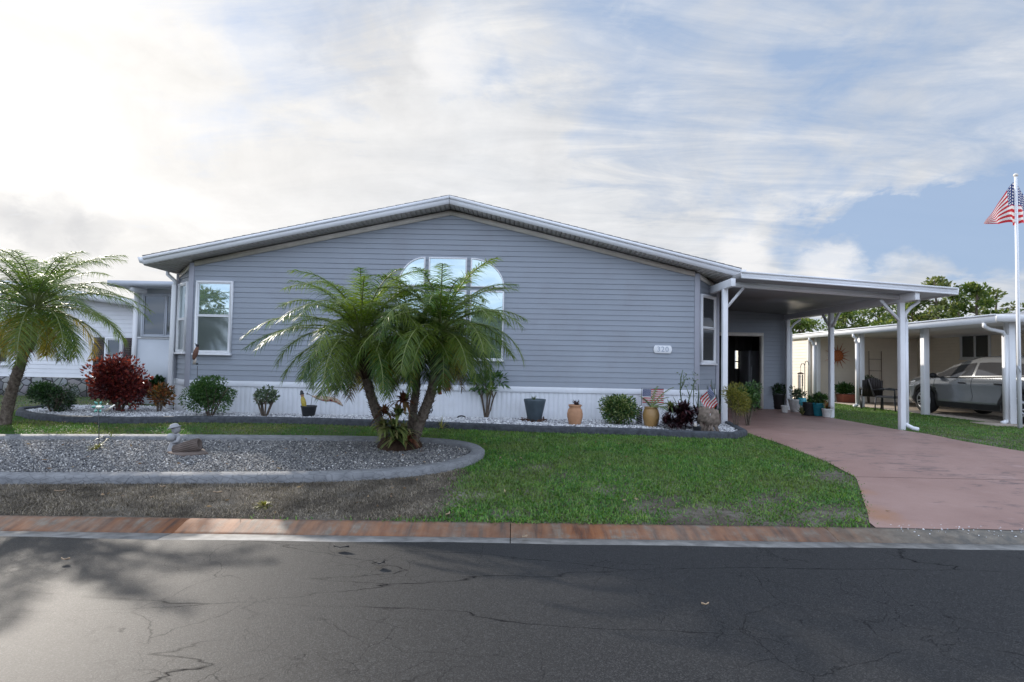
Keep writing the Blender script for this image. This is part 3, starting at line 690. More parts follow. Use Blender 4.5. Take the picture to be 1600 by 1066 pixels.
# arched window: six lights under a segmental head
xa = [at(q, 450, YW).x for q in (622, 664, 669.5, 729, 735, 788)]
zt_, zm1, zm0, zb_ = at(705, 403, YW).z, at(705, 448.5, YW).z, at(705, 454, YW).z, at(705, 561, YW).z
O = Vector((xa[0], YW - .012, zb_)); xr = [q - xa[0] for q in xa]; h2, h1, h0 = zt_ - zb_, zm1 - zb_, zm0 - zb_
arc = lambda cx, cz, rx_, rz, a0, a1: [(cx + rx_ * math.cos(a0 + (a1 - a0) * k / 14), cz + rz * math.sin(a0 + (a1 - a0) * k / 14)) for k in range(15)]
cells = [([(xr[1], h1)] + [(xr[1], h2)] + arc(xr[1], h1, xr[1], h2 - h1, math.pi / 2, math.pi)[1:], 'glass', .028),
         ([(xr[2], h1), (xr[3], h1), (xr[3], h2), (xr[2], h2)], 'glass', .028),
         ([(xr[4], h1)] + arc(xr[4], h1, xr[5] - xr[4], h2 - h1, 0, math.pi / 2), 'glass', .028)]
for k in (0, 2, 4): cells.append(([(xr[k], 0), (xr[k + 1], 0), (xr[k + 1], h0), (xr[k], h0)], 'glass', .03))
window(house, O, (1, 0, 0), xr[5], h2, (0, -1, 0), cells, outer=False, name='arched_window')
# number plaque
a, c_ = at(1020.5, 552, YW), at(1049.5, 540.3, YW)
pw, ph = c_.x - a.x, c_.z - a.z
b = MB(); b.prism([(a.x + q * pw, YW - .035, a.z + r * ph) for q, r in ((.09, 0), (.91, 0), (.97, .2), (1, .5), (.97, .8), (.91, 1), (.09, 1), (.03, .8), (0, .5), (.03, .2))], (0, .02, 0))
pl = b.build('number_plaque', M['white'], house, bevel=.004)
def text(s, size, loc, mtl, parent, name, rot=(math.pi / 2, 0, 0), ext=.004, sx_=1.0):
    cu_ = bpy.data.curves.new(name, 'FONT'); cu_.body = s; cu_.size = size; cu_.extrude = ext; cu_.align_x = 'CENTER'; cu_.align_y = 'CENTER'; cu_.space_character = 1.15
    to = bpy.data.objects.new(name, cu_); C.objects.link(to); bpy.context.view_layer.update()
    me = bpy.data.meshes.new_from_object(to.evaluated_get(bpy.context.evaluated_depsgraph_get())); bpy.data.objects.remove(to)
    o = bpy.data.objects.new(name, me); C.objects.link(o); me.materials.clear(); me.materials.append(mtl)
    o.parent = parent; o.matrix_parent_inverse = Matrix.Identity(4); T = W[parent].inverted() @ Matrix.Translation(loc) @ Matrix.Rotation(rot[0], 4, 'X') @ Matrix.Diagonal((sx_, 1, 1, 1)); o.matrix_local = T; W[o] = W[parent]; return o
M['digit'] = mat('grey numerals', (.36, .40, .48), .5)
text('320', ph * .92, (a.x + pw / 2, YW - .037, a.z + ph / 2), M['digit'], pl, 'numerals')
# storage room behind the carport, wide doorway standing open
YS = 15.9; XS1 = at(1228, 570, YS).x; zc = 2.86
o0, o1 = at(1118, 522, YS), at(1192, 640, YS); ox0, ox1, oz1 = EXR + .35, o1.x, at(1192, 522, YS).z
b = MB()
siding(b, (EXR, YS), (ox0, YS), -.02, [(0, zc), (1, zc)]); siding(b, (ox1, YS), (XS1, YS), -.02, [(0, zc), (1, zc)]); siding(b, (ox0, YS), (ox1, YS), oz1 + .0, [(0, zc), (1, zc)])
siding(b, (XS1, YS), (XS1, 18), -.02, [(0, zc), (1, zc)])
b.build('storage_wall', M['siding'], house)
b = MB()
b.box(EXR + .03, EXR + .05, YS + .1, 18, -.02, zc); b.box(XS1 - .12, XS1 - .10, YS + .1, 18, -.02, zc); b.box(EXR + .05, XS1 - .12, YS + .1, 18, 2.5, 2.52)
dwx0, dwx1, dwz0, dwz1 = at(1148.5, 563, 17.9).x, at(1155, 563, 17.9).x, at(1152, 576, 17.9).z, at(1152, 548, 17.9).z
b.box(EXR + .05, dwx0, 17.9, 18, -.02, 2.5); b.box(dwx1, XS1 - .12, 17.9, 18, -.02, 2.5); b.box(dwx0, dwx1, 17.9, 18, -.02, dwz0); b.box(dwx0, dwx1, 17.9, 18, dwz1, 2.5)
b.box(dwx0, dwx1, 17.9, 17.93, dwz0 + (dwz1 - dwz0) * .36, dwz0 + (dwz1 - dwz0) * .42)
b.build('storage_lining', M['darkin'], house)
b = MB(); b.box(EXR + .05, XS1 - .12, 16.0, 17.9, -.08, -.004); b.build('storage_floor', M['floor'], house)
b = MB()
b.box(ox0 - .0, ox0 + .07, YS - .04, YS + .1, -.0, oz1); b.box(ox1 - .07, ox1 + .0, YS - .04, YS + .1, 0, oz1); b.box(ox0, ox1, YS - .042, YS + .1, oz1 - .07, oz1 + .03)
b.build('door_frame', M['cream'], house)
fx0, fx1 = at(1170, 600, 16.9).x, at(1188, 600, 16.9).x
fri = thing('refrigerator', 'dim steel refrigerator standing inside the dark open storage room', 'refrigerator', ((fx0 + fx1) / 2, 17.2, 0))
b = MB(); b.box(fx0, fx1, 16.96, 17.6, -.002, 1.72); b.build('body', M['steel'], fri, bevel=.01)
for z0, z1 in ((.05, .62), (.64, 1.7)):
    b = MB(); b.box(fx0, fx1, 16.9, 16.955, z0, z1); d_ = b.build('door', M['steel'], fri, bevel=.012)
    b = MB(); b.box(fx0 + .06, fx0 + .08, 16.86, 16.9, z0 + .1, min(z1 - .1, z0 + .6)); b.build('handle', M['white'], d_)
b = MB(); slab(EXR + .02, 3.34, XS1 + .45, 3.12, YS - .06, 21.0, .06); b.build('storage_shade_roof', M['shingle'], house)  # hidden roof slab, added at this height to shade the parked car
b = MB(); b.prism([(EXR, YS + .02, zc), (XS1, YS + .02, zc), (XS1, YS + .02, 3.12), (EXR, YS + .02, 3.33)], (0, .05, 0)); b.prism([(XS1 - .05, YS + .07, zc), (XS1 - .05, 18, zc), (XS1 - .05, 18, 3.12), (XS1 - .05, YS + .07, 3.12)], (.05, 0, 0)); b.build('shade_roof_gable', M['trimgrey'], house)  # infill from the storage walls up to the added shading roof
# ------------------------------------------------------------------ carport
cl_, cr_ = at(1158.5, 424, 10.65), at(1496, 450, 10.65)
def cz(x): return float(np.interp(x, [cl_.x, cr_.x], [cl_.z, cr_.z]))
FHc = .135; YC1 = 16.35
car = thing('carport', 'white flat roofed carport on square posts beside the grey house', 'carport', (6.3, 13, 0))
PX = at(1408.5, 570, 11.15).x; PL = at(1132.3, 520, 11.15).x
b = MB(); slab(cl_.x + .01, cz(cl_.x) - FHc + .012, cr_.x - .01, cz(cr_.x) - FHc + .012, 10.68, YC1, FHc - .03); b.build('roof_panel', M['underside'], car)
b = MB()
b.prism([(cl_.x, 10.65, cz(cl_.x) - FHc), (cr_.x, 10.65, cz(cr_.x) - FHc), (cr_.x, 10.65, cz(cr_.x)), (cl_.x, 10.65, cz(cl_.x))], (0, .028, 0))
b.prism([(cl_.x, 10.63, cz(cl_.x) - .03), (cr_.x, 10.63, cz(cr_.x) - .03), (cr_.x, 10.63, cz(cr_.x) + .004), (cl_.x, 10.63, cz(cl_.x) + .004)], (0, .018, 0))
b.prism([(cl_.x, 10.637, cz(cl_.x) - FHc - .004), (cr_.x, 10.637, cz(cr_.x) - FHc - .004), (cr_.x, 10.637, cz(cr_.x) - FHc + .03), (cl_.x, 10.637, cz(cl_.x) - FHc + .03)], (0, .012, 0))
b.box(cr_.x, cr_.x + .028, 10.65, YC1, cz(cr_.x) - FHc, cz(cr_.x))
b.build('fascia', M['white'], car)
bz = lambda x: cz(x) - FHc - .0
for x, y0, y1 in ((PX, 10.69, YC1 - .1), (PL, 10.72, 12.2)):
    b = MB(); zb2 = bz(x); b.box(x - .045, x + .045, y0, y1, zb2 - .155, zb2 + .004); b.build('side_beam', M['white'], car, bevel=.005)
b = MB(); b.prism([(PL + .045, 11.11, bz(PL) - .10), (PX - .045, 11.11, bz(PX) - .10), (PX - .045, 11.11, bz(PX) + .008), (PL + .045, 11.11, bz(PL) + .008)], (0, .07, 0)); b.build('cross_beam', M['white'], car)
posts = [(PL, 11.15), (PX, 11.15), (PX, 13.6), (PX, 15.75)]
for x, y in posts:
    b = MB(); g = float(zg(x, y)); b.box(x - .05, x + .05, y - .05, y + .05, g - .03, bz(x) - .156); b.build('post', M['white'], car, bevel=.006)
b = MB(); b.bar((PL + .05, 11.15, bz(PL) - .52), (PL + .38, 11.15, bz(PL) - .12), .05, .05, (0, 1, 0)); b.build('brace', M['white'], car)
b = MB(); b.bar((PX - .05, 11.15, bz(PX) - .52), (PX - .42, 11.15, bz(PX) - .12), .05, .05, (0, 1, 0)); b.build('brace', M['white'], car)
for y in (13.6,):
    for s in (-1, 1):
        b = MB(); b.bar((PX, y + s * .05, bz(PX) - .5), (PX, y + s * .36, bz(PX) - .16), .05, .05, (1, 0, 0)); b.build('brace', M['white'], car)
for (x, y) in ((PX, 11.15), (PX, 15.75)):
    b = MB(); X0 = x + .085; g = float(zg(x, y))
    b.tube([(x + .36, y, bz(x + .36)), (x + .36, y, bz(x) - .14), (X0 + .1, y, bz(x) - .27), (X0, y, bz(x) - .4), (X0, y, bz(x) - .55)], .035, 8)
    b.box(X0 - .034, X0 + .04, y - .03, y + .03, g + .1, bz(x) - .5)
    if y < 12: b.tube([(X0, y, g + .14), (X0 + .01, y - .01, g + .1), (X0 + .06, y - .12, g + .05), (X0 + .1, y - .2, g + .04)], .04, 8)
    b.build('downspout', M['white'], car)
# ------------------------------------------------------------------ sunroom on the far side
YR = 13.6
sr = thing('sunroom', 'pale flat roofed sunroom with a dark sliding window behind the house corner', 'sunroom', (-9, YR, 0))
sx0 = at(207, 560, YR).x; stz = at(220, 446.5, YR - .5).z; sb_ = .02
wx0, wx1 = at(222, 490, YR).x, EXL - .06; wz0, wz1 = at(240, 524, YR).z, at(240, 459, YR).z
b = MB(); b.box(sx0, EXL - .06, YR, YR + .06, -.03, wz0 - .05); b.box(sx0, wx0, YR, YR + .06, wz0 - .05, stz); b.box(wx0, EXL - .06, YR, YR + .06, wz1, stz)
b.box(sx0, sx0 + .06, YR + .06, 20, -.03, stz); b.build('wall', M['sunwall'], sr)
b = MB(); b.box(sx0 - .02, sx0 + .1, YR - .02, YR + .0, -.03, stz); b.box(sx0 + .1, EXL - .06, YR - .015, YR, wz0 - .09, wz0 - .05); b.build('trim', M['white'], sr)
wl = EXL - .06 - wx0 + .0
window(sr, (wx0, YR + .01, wz0 - .05), (1, 0, 0), wl, wz1 - wz0 + .05, (0, -1, 0), [([(.038, .038), (wl * .35, .038), (wl * .35, wz1 - wz0 + .012), (.038, wz1 - wz0 + .012)], 'darkglass', .03), ([(wl * .35 - .001, .038), (wl - .038, .038), (wl - .038, wz1 - wz0 + .012), (wl * .35 - .001, wz1 - wz0 + .012)], 'darkglass', .03)], frame='grey', sill=False)
rl = at(170, 438, YR - .55)
b = MB(); b.box(rl.x, EXL - .04, YR - .55, 20.2, stz, stz + .02); b.box(rl.x, EXL - .04, YR - .57, YR - .55, stz - .02, rl.z); b.box(rl.x - .02, rl.x, YR - .57, 20.2, stz - .02, rl.z); b.box(rl.x, EXL - .04, YR - .55, 20.2, rl.z - .03, rl.z - .005); b.build('roof', M['grey'], sr)
b = MB(); b.box(at(207, 450, YR - .4).x, at(213, 450, YR - .4).x, YR - .5, 20, stz - .14, stz - .002); b.build('beam', M['white'], sr)
# ------------------------------------------------------------------ white house to the left
YN = 15.5
ln = thing('neighbour_house', 'white sided house with stone skirt half hidden behind the left palm', 'house', (-18, YN, 0))
nx1 = at(208, 560, YN).x; nx0 = nx1 - 15.5; nax = (nx0 + nx1) / 2; ez = at(217, 466, YN - .4).z; apz = ez + (nx1 - nax) * .12
b = siding(MB(), (nx0, YN), (nx1, YN), .52, [(0, ez - .2), (.5, apz - .2), (1, ez - .2)], pitch=.12); siding(b, (nx1, YN), (nx1, 30), .0, [(0, ez - .2), (1, ez - .2)], pitch=.12); siding(b, (nx0, 30), (nx0, YN), .0, [(0, ez - .2), (1, ez - .2)], pitch=.12)
b.build('wall', M['lsiding'], ln)
q, t, p = nt('stone skirt'); v = pos(t, (1, 1, 1.25)); vo = N(t, 'ShaderNodeTexVoronoi', feature='DISTANCE_TO_EDGE', i_Scale=4.2); t.links.new(v, vo.inputs['Vector']); vc = N(t, 'ShaderNodeTexVoronoi', i_Scale=4.2); t.links.new(v, vc.inputs['Vector'])
gm = ramp(t, vo.outputs['Distance'], [(.02, 0.), (.07, 1.)]); c = mix(t, gm, (.05, .05, .055), mix(t, .5, vc.outputs['Color'], (.3, .29, .3), 'MIX')); hs = N(t, 'ShaderNodeHueSaturation'); hs.inputs['Saturation'].default_value = .12; hs.inputs['Value'].default_value = .42; t.links.new(c, hs.inputs['Color']); t.links.new(hs.outputs[0], p.inputs['Base Color']); p.inputs['Roughness'].default_value = .85; bump(t, p, gm, .6, .03); M['stone'] = q
b = MB(); b.box(nx0, nx1, YN - .03, YN + .08, -.1, .51); b.build('stone_skirt', M['stone'], ln)
b = MB()
for xa, za, xb, zb in ((nx0 - .35, ez - .08, nax, apz), (nax, apz, nx1 + .35, ez - .08)): slab(xa, za - .02, xb, zb - .02, YN - .4, 30, .06)
b.build('roof', M['shingle'], ln)
b = MB()
for xa, za, xb, zb in ((nx0 - .35, ez - .08, nax, apz), (nax, apz, nx1 + .35, ez - .08)): b.prism([(xa, YN - .43, za - .17), (xb, YN - .43, zb - .17), (xb, YN - .43, zb + .03), (xa, YN - .43, za + .03)], (0, .028, 0))
b.build('fascia', M['lsiding'], ln)
wa, wb_ = at(163, 600, YN).x, at(193, 528, YN); w2 = wb_.x - wa; z_0 = at(180, 590, YN).z
wo = window(ln, (wa, YN - .012, z_0), (1, 0, 0), w2, wb_.z - z_0, (0, -1, 0), hung(w2, wb_.z - z_0, .05, .5, 'darkglass', 'darkglass'))
for x in (wa - .32, wb_.x + .04):
    b = MB(); b.box(x, x + .27, YN - .045, YN - .012, z_0, wb_.z)
    for k in range(16): z1 = z_0 + .06 + k * (wb_.z - z_0 - .12) / 16; b.hexa([(x + .03, YN - .046, z1), (x + .24, YN - .046, z1), (x + .24, YN - .045, z1), (x + .03, YN - .045, z1), (x + .03, YN - .06, z1 + .03), (x + .24, YN - .06, z1 + .03), (x + .24, YN - .045, z1 + .045), (x + .03, YN - .045, z1 + .045)])
    b.build('shutter', M['shutter'], ln)
wb_ = at(19, 524, YN); wa = wb_.x - 1.1; z_0 = at(10, 553, YN).z
window(ln, (wa, YN - .012, z_0 - .3), (1, 0, 0), 1.1, wb_.z - z_0 + .3, (0, -1, 0), hung(1.1, wb_.z - z_0 + .3, .05, .5, 'darkglass', 'darkglass'))
# ------------------------------------------------------------------ cream house and carport to the right
rn = thing('neighbour_house', 'cream sided house with a deep white carport along its side', 'house', (15, 16, 0))
XW, XF, YU = 15.2, 11.0, 20.4; ft = at(1556.8, 490.7, 12.35); FZ = ft.z; XF = ft.x; zu = FZ - .15
b = siding(MB(), (XW, 34), (XW, 11.9), -.03, [(0, 2.62), (1, 2.62)], pitch=.115); siding(b, (XF + .12, YU), (XW, YU), -.03, [(0, zu), (1, zu)], pitch=.115); siding(b, (XF + .12, 27), (XF + .12, YU), -.03, [(0, zu), (1, zu)], pitch=.115); siding(b, (XW, 11.9), (XW + 9, 11.9), -.03, [(0, 2.62), (1, 2.62)], pitch=.115)
b.build('wall', M['csiding'], rn)
b = MB(); b.box(XF + .09, XF + .2, YU - .03, YU + .06, -.03, zu); b.build('corner_trim', M['cream'], rn); b = MB(); b.box(XW - .04, XW + .06, 11.86, 11.96, -.03, 2.6); b.build('corner_trim', M['cream'], rn)
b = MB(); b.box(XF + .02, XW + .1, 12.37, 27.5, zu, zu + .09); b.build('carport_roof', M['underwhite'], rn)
b = MB(); b.box(XF, XF + .03, 12.37, 27.5, FZ - .19, FZ); b.box(XF, XW + 2, 12.34, 12.37, FZ - .17, FZ - .002); b.box(XF - .02, XF, 12.37, 27.5, FZ - .03, FZ + .006); b.build('fascia', M['white'], rn)
b = MB(); b.prism([(XW - .3, 11.6, 2.62), (XW + 9, 11.6, 4.0), (XW + 9, 11.6, 4.1), (XW - .3, 11.6, 2.7)], (0, 23, 0)); b.build('roof', M['shingle'], rn)
npost = [(at(1578, 560, 12.72).x, 12.72), (at(1445, 560, 15.1).x, 15.1), (at(1345, 560, 17.6).x, 17.6), (at(1276, 560, 20.25).x, 20.2)]
for k, (x, y) in enumerate(npost):
    b = MB(); b.box(x - .075, x + .075, y - .075, y + .075, -.06, zu); b.build('carport_post', M['white'], rn, bevel=.006)
    if k != 1:
        b = MB(); X0 = x - .13
        b.tube([(XF + .02, y - .03, FZ - .19), (XF + .02, y - .03, FZ - .26), (XF + .12, y - .03, FZ - .32), (X0 - .06, y - .03, FZ - .38), (X0, y - .03, FZ - .5)], .045, 8); b.box(X0 - .045, X0 + .045, y - .075, y + .015, .08, FZ - .45)
        b.tube([(X0, y - .03, .1), (X0 - .03, y - .05, .05), (X0 - .16, y - .1, .03)], .045, 8); b.build('downspout', M['white'], rn)
wy0, wy1 = XW * 850 / (1503 - 800), XW * 850 / (1550 - 800); wz1, wz0 = at(1525, 518, 17.6).z, at(1525, 561, 17.6).z
ww = wy0 - wy1
window(rn, (XW - .012, wy0, wz0), (0, -1, 0), ww, wz1 - wz0, (-1, 0, 0), [([(.038, .038), (ww * .5, .038), (ww * .5, wz1 - wz0 - .038), (.038, wz1 - wz0 - .038)], 'darkglass', .03), ([(ww * .5 - .001, .038), (ww - .038, .038), (ww - .038, wz1 - wz0 - .038), (ww * .5 - .001, wz1 - wz0 - .038)], 'darkglass', .03)])
M['slab'] = mat('carport slab', (.32, .27, .22), .7, .4, var=.2, vs=2, bmp=.3)
b = MB(); b.box(11.58, XW, 11.6, 27, -.2, .0); struct(b.build('path', M['slab']))
b = MB(); e = npost[0]; b.box(e[0] - .75, e[0] + .35, e[1] - .45, e[1] + .25, -.05, .012)
tag(b.build('splash_slab', M['slab'], loc=(e[0], e[1], 0)), 'flat concrete slab at the foot of the front neighbouring carport post', 'slab')
# sun ornament on the wall
so_ = thing('sun_ornament', 'orange sun face ornament with thin rays on the cream wall', 'ornament', (at(1309, 556, YU - .05)))
M['orange'] = mat('rusty orange', (.50, .15, .05), .6, var=.25, vs=20); c0 = at(1309, 556, YU - .06)
b = MB(); b.lathe([(.02, .05), (.12, .045), (.2, .02), (.215, 0), (.2, -.01)], c0, 24, ax=(0, -1, 0)); b.build('disc', M['orange'], so_, smooth=True)
b = MB()
for k in range(16):
    a_ = k * math.pi / 8; r1 = .52 if k % 2 else .42; d = Vector((math.cos(a_), 0, math.sin(a_))); e = Vector((-d.z, 0, d.x)) * .016
    b.prism([c0 + d * .22 - e, c0 + d * .22 + e, c0 + d * r1], (0, .012, 0))
b.build('ray', M['orange'], so_)
# ------------------------------------------------------------------ plants
def rnd(n): 
    v = rng.normal(size=(n, 3)); return v / np.linalg.norm(v, axis=1, keepdims=True)
M['bark'] = mat('shrub bark', (.12, .095, .075), .9, .2, var=.3, vs=20, bmp=.4)
M['palmbark'] = mat('palm trunk', (.10, .075, .058), .95, .15, var=.45, vs=22, bmp=.8, bs=45, col2=(.19, .155, .125))
M['fibre'] = mat('palm fibre', (.05, .032, .022), .95, .1, var=.4, vs=30, bmp=.6)
M['frond'] = leafm('palm frond', (.02, .06, .012), (.06, .13, .02), (.16, .215, .03), tr=.45, rough=.4, spec=.45, big=(1.6, (.15, .20, .025), .7))
M['frondyellow'] = leafm('yellowed palm frond', (.30, .24, .03), (.42, .30, .04), (.3, .3, .05), tr=.45, rough=.45)
M['frondbrown'] = leafm('dead palm frond', (.06, .035, .018), (.13, .085, .045), (.2, .14, .08), tr=.15, rough=.8)
M['rachis'] = mat('palm rachis', (.16, .19, .06), .5)
def frond(b, o, az, el, L, droop, dens=40, lf=.30, mi=0, twist=0.):
    ts = np.linspace(0, 1, 14); h = Vector((math.cos(az), math.sin(az), 0)); P = [Vector(o)]; st = L / 13
    for k in range(1, 14):
        e = el - droop * (k / 13) ** 1.25; P.append(P[-1] + (h * math.cos(e) + Z * math.sin(e)) * st)
    b.mi = 2; b.tube(P, [.011 * (1 - .8 * q) + .0025 for q in ts], 4, False)
    A = np.array([tuple(q) for q in P]); tt = np.repeat(np.linspace(.14, 1, dens), 2) + rng.normal(0, .006, dens * 2); tt = np.clip(tt, .12, 1)
    base = np.stack([np.interp(tt, ts, A[:, k]) for k in range(3)], 1)
    tg = np.gradient(A, axis=0); tg /= np.linalg.norm(tg, axis=1, keepdims=True); tv = np.stack([np.interp(tt, ts, tg[:, k]) for k in range(3)], 1)
    sd = np.array([-math.sin(az), math.cos(az), 0.]); sg = np.tile([1, -1], dens)[:, None]; nrm = np.cross(tv, sd * 1.0); nrm *= np.sign(nrm[:, 2:3] + 1e-6)
    pro = lf * np.clip(np.sin(np.pi * (.12 + .80 * tt)) ** .7, .12, 1) * rng.uniform(.85, 1.12, dens * 2)
    d = sd * sg * .95 + tv * (.45 + .5 * tt[:, None]) + nrm * rng.uniform(-.05, .35, (dens * 2, 1)) + rng.normal(0, .07, (dens * 2, 3))
    b.blades(base, d, np.cross(d, nrm + rng.normal(0, .25, d.shape)), pro, rng.uniform(.0095, .0145, dens * 2), rng.uniform(.2, .65, dens * 2), 3, mi=mi, tip=.1)
def palm_crown(root, top, n, L, seed, axis=(0, 0, 1), yellow=3, dens=42, azb=None):
    r = random.Random(seed); b = MB(); ga = 2.399
    for k in range(n):
        f = k / n; el = math.radians(86 - 106 * f ** .9) + r.uniform(-.12, .12); az = k * ga + r.uniform(-.25, .25)
        ll = L * (.82 + .2 * math.sin(math.pi * min(1, f * .9 + .1)) - .30 * max(0, f - .6) / .4) * r.uniform(.88, 1.1)
        o = Vector(top) + Vector((math.cos(az) * .05, math.sin(az) * .05, .06 - .16 * f)) + Vector(axis) * .05
        frond(b, o, az, el, ll, math.radians(r.uniform(60, 104)), dens, L * .185, 1 if k >= n - yellow or (f > .55 and r.random() < .05) else 0)
    b.build('crown', [M['frond'], M['frondyellow'], M['rachis']], root)
    b = MB()
    for k in range(4):
        az = seed + k * 1.9; frond(b, Vector(top) + Vector((math.cos(az) * .07, math.sin(az) * .07, -.2)), az, -.75, L * .5, .6, 26, L * .12, 0)
    b.build('dead_fronds', [M['frondbrown'], M['frondbrown'], M['frondbrown']], root)
def palm_trunk(root, pts, r0, r1, boot=.5, seed=1):
    r = random.Random(seed); P = []; ctrl = [Vector(q) for q in pts]; n = 26
    for k in range(n + 1):
        s = k / n * (len(ctrl) - 1); i = min(int(s), len(ctrl) - 2); f = s - i
        p0, p1, p2, p3 = ctrl[max(i - 1, 0)], ctrl[i], ctrl[i + 1], ctrl[min(i + 2, len(ctrl) - 1)]
        P.append(.5 * ((2 * p1) + (p2 - p0) * f + (2 * p0 - 5 * p1 + 4 * p2 - p3) * f * f + (3 * p1 - p0 - 3 * p2 + p3) * f ** 3))
    rad = [(r0 + (r1 - r0) * k / n) * (1 + .07 * (k % 2) + r.uniform(-.04, .04)) * (1 + .5 * max(0, .12 - k / n) * 4) for k in range(n + 1)]
    b = MB(); b.tube(P, rad, 12); st = []
    for k in range(2, n):                                  # persistent leaf-base scars
        for j in range(7):
            a_ = j * .897 + k * 2.4; d = (P[k + 1] - P[k]).normalized(); s_ = d.cross(Vector((1, .3, 0))).normalized(); u_ = d.cross(s_); q = s_ * math.cos(a_) + u_ * math.sin(a_)
            o = P[k] + q * rad[k] * .93 + d * r.uniform(-.02, .02); e = d.cross(q) * .018
            b.add([o - e, o + e, o + q * .034 + d * .04, o - d * .01 + q * .005], [(0, 1, 2), (0, 2, 3), (1, 3, 2)])
    b.build('trunk', M['palmbark'], root, smooth=False)
    top = P[-1]; d = (P[-1] - P[-4]).normalized(); b = MB()
    hb = boot
    b.lathe([(r1 * .9, -hb), (r1 * 1.45, -hb * .75), (r1 * 1.75, -hb * .4), (r1 * 1.5, -.08), (r1 * .8, .08), (.02, .2)], top, 12, ax=d)
    n2 = 90; q = np.array([tuple(top + d * (-hb * r.random() * .95)) for _ in range(n2)]); az = rng.uniform(0, 6.28, n2); s_ = d.cross(Vector((1, .3, 0))).normalized(); u_ = d.cross(s_)
    rr = np.array(s_)[None] * np.cos(az)[:, None] + np.array(u_)[None] * np.sin(az)[:, None]
    b.blades(q + rr * r1 * 1.2, rr * .7 + np.array(d) * rng.uniform(.2, .9, (n2, 1)), np.cross(rr, np.array(d)), rng.uniform(.06, .13, n2), .03, .1, 1, tip=.4)
    b.build('leaf_bases', M['fibre'], root); return top
# central cluster of three trunks
g0 = gnd(626, 703); pc = thing('palm_tree', 'feathery palm clump with three leaning trunks rising from the oval gravel bed', 'palm tree', g0)
Yp = g0.y
tl = palm_trunk(pc, [g0 + Vector((-.16, 0, -.05)), at(590, 650, Yp + .0), at(576, 605, Yp - .05), at(565, 552, Yp - .08)], .078, .060, .42, 1)
tr_ = palm_trunk(pc, [g0 + Vector((.12, -.02, -.05)), at(660, 650, Yp - .05), at(674, 612, Yp - .12), at(687, 545, Yp - .15)], .082, .062, .42, 2)
tm = palm_trunk(pc, [g0 + Vector((.1, .22, -.05)), at(646, 640, Yp + .3), at(651, 600, Yp + .35), at(650, 548, Yp + .35)], .07, .05, .42, 3)
b = MB(); b.lathe([(.36, -.05), (.34, .08), (.28, .18), (.16, .28), (.05, .32)], g0 + Vector((-.02, .05, -.02)), 16); b.build('root_base', M['fibre'], pc)
palm_crown(pc, at(563, 531, Yp - .1), 62, 1.52, 11, yellow=4, dens=66)
palm_crown(pc, at(688, 520, Yp - .15), 62, 1.45, 12, yellow=3, dens=66)
palm_crown(pc, at(640, 535, Yp + .35), 30, 1.3, 13, yellow=1, dens=60)
g1 = gnd(8, 664); pl_ = thing('palm_tree', 'single leaning palm with drooping fronds in front of the white neighbouring house', 'palm tree', g1)
palm_trunk(pl_, [g1 + Vector((-.02, 0, -.05)), at(16, 620, g1.y), at(30, 575, g1.y - .05), at(48, 520, g1.y - .1)], .088, .07, .4, 4)
palm_crown(pl_, at(54, 482, g1.y - .1), 62, 1.68, 14, yellow=5, dens=66)

def shrub(name, label, cat, base, rx_, ry_, h, zc_, mats_, n, ls, stems=6, group=None, blobs=14, stem_m='bark', sh=.5, lw=.5, flat=0., stem_r=.014, spread=.5):
    root = thing(name, label, cat, base, group=group); base = Vector(base)
    cs = rnd(blobs) * rng.uniform(.25, .62, (blobs, 1)) * np.array([rx_, ry_, h / 2]); cs[0] = 0
    br = rng.uniform(.38, .6, blobs) * min(rx_, h / 2 * 1.1); pb = rng.integers(0, blobs, n)
    u = rnd(n); r = rng.uniform(0, 1, n) ** .35
    p_ = cs[pb] + u * (r * br[pb])[:, None] * np.array([1, 1, .9])
    c0 = np.array(base) + np.array([0, 0, zc_])
    if flat: p_[:, 2] = np.clip(p_[:, 2], -9, flat + rng.normal(0, .02, n))
    d = u * .8 + p_ / np.array([rx_, ry_, h / 2]) * .6 + np.array([0, 0, .35]) + rng.normal(0, .45, (n, 3))
    b = MB(); b.leaves(p_ + c0, d, rng.uniform(.65, 1.25, n) * ls, rng.uniform(.75, 1.2, n) * ls * lw); b.build('foliage', mats_, root)
    b = MB()
    for k in range(stems):
        a_ = k * 6.283 / stems + rng.uniform(-.3, .3); e = Vector((math.cos(a_) * rx_ * spread, math.sin(a_) * ry_ * spread, zc_ + h * .12))
        m1 = Vector((e.x * .45 + rng.uniform(-.04, .04), e.y * .45, e.z * .5)); b.tube([base + Vector((math.cos(a_) * .02, math.sin(a_) * .02, -.03)), base + m1, base + e], [stem_r * 1.3, stem_r, stem_r * .4], 6, False)
        for j in range(2):
            q = m1 + Vector((rng.uniform(-.5, .5) * rx_, rng.uniform(-.5, .5) * ry_, h * .28)); b.tube([base + m1, base + (m1 + q) / 2 + Vector((0, 0, .03)), base + q], [stem_r * .8, stem_r * .6, stem_r * .3], 5, False)
    b.build('stems', M[stem_m], root); return root
M['lf_dark'] = leafm('dark glossy leaves', (.012, .035, .012), (.022, .06, .018), (.05, .10, .03), tr=.15, rough=.3)
M['lf_green'] = leafm('green leaves', (.025, .07, .018), (.05, .115, .03), (.10, .17, .05), tr=.25, rough=.35)
M['lf_red'] = leafm('copper red leaves', (.045, .010, .014), (.12, .018, .02), (.30, .06, .045), tr=.3, rough=.35)
M['lf_croton'] = leafm('croton leaves', (.05, .06, .02), (.22, .07, .03), (.3, .16, .04), tr=.25, rough=.35)
M['lf_vari'] = leafm('variegated leaves', (.02, .055, .015), (.06, .13, .03), (.34, .36, .14), tr=.2, rough=.35)
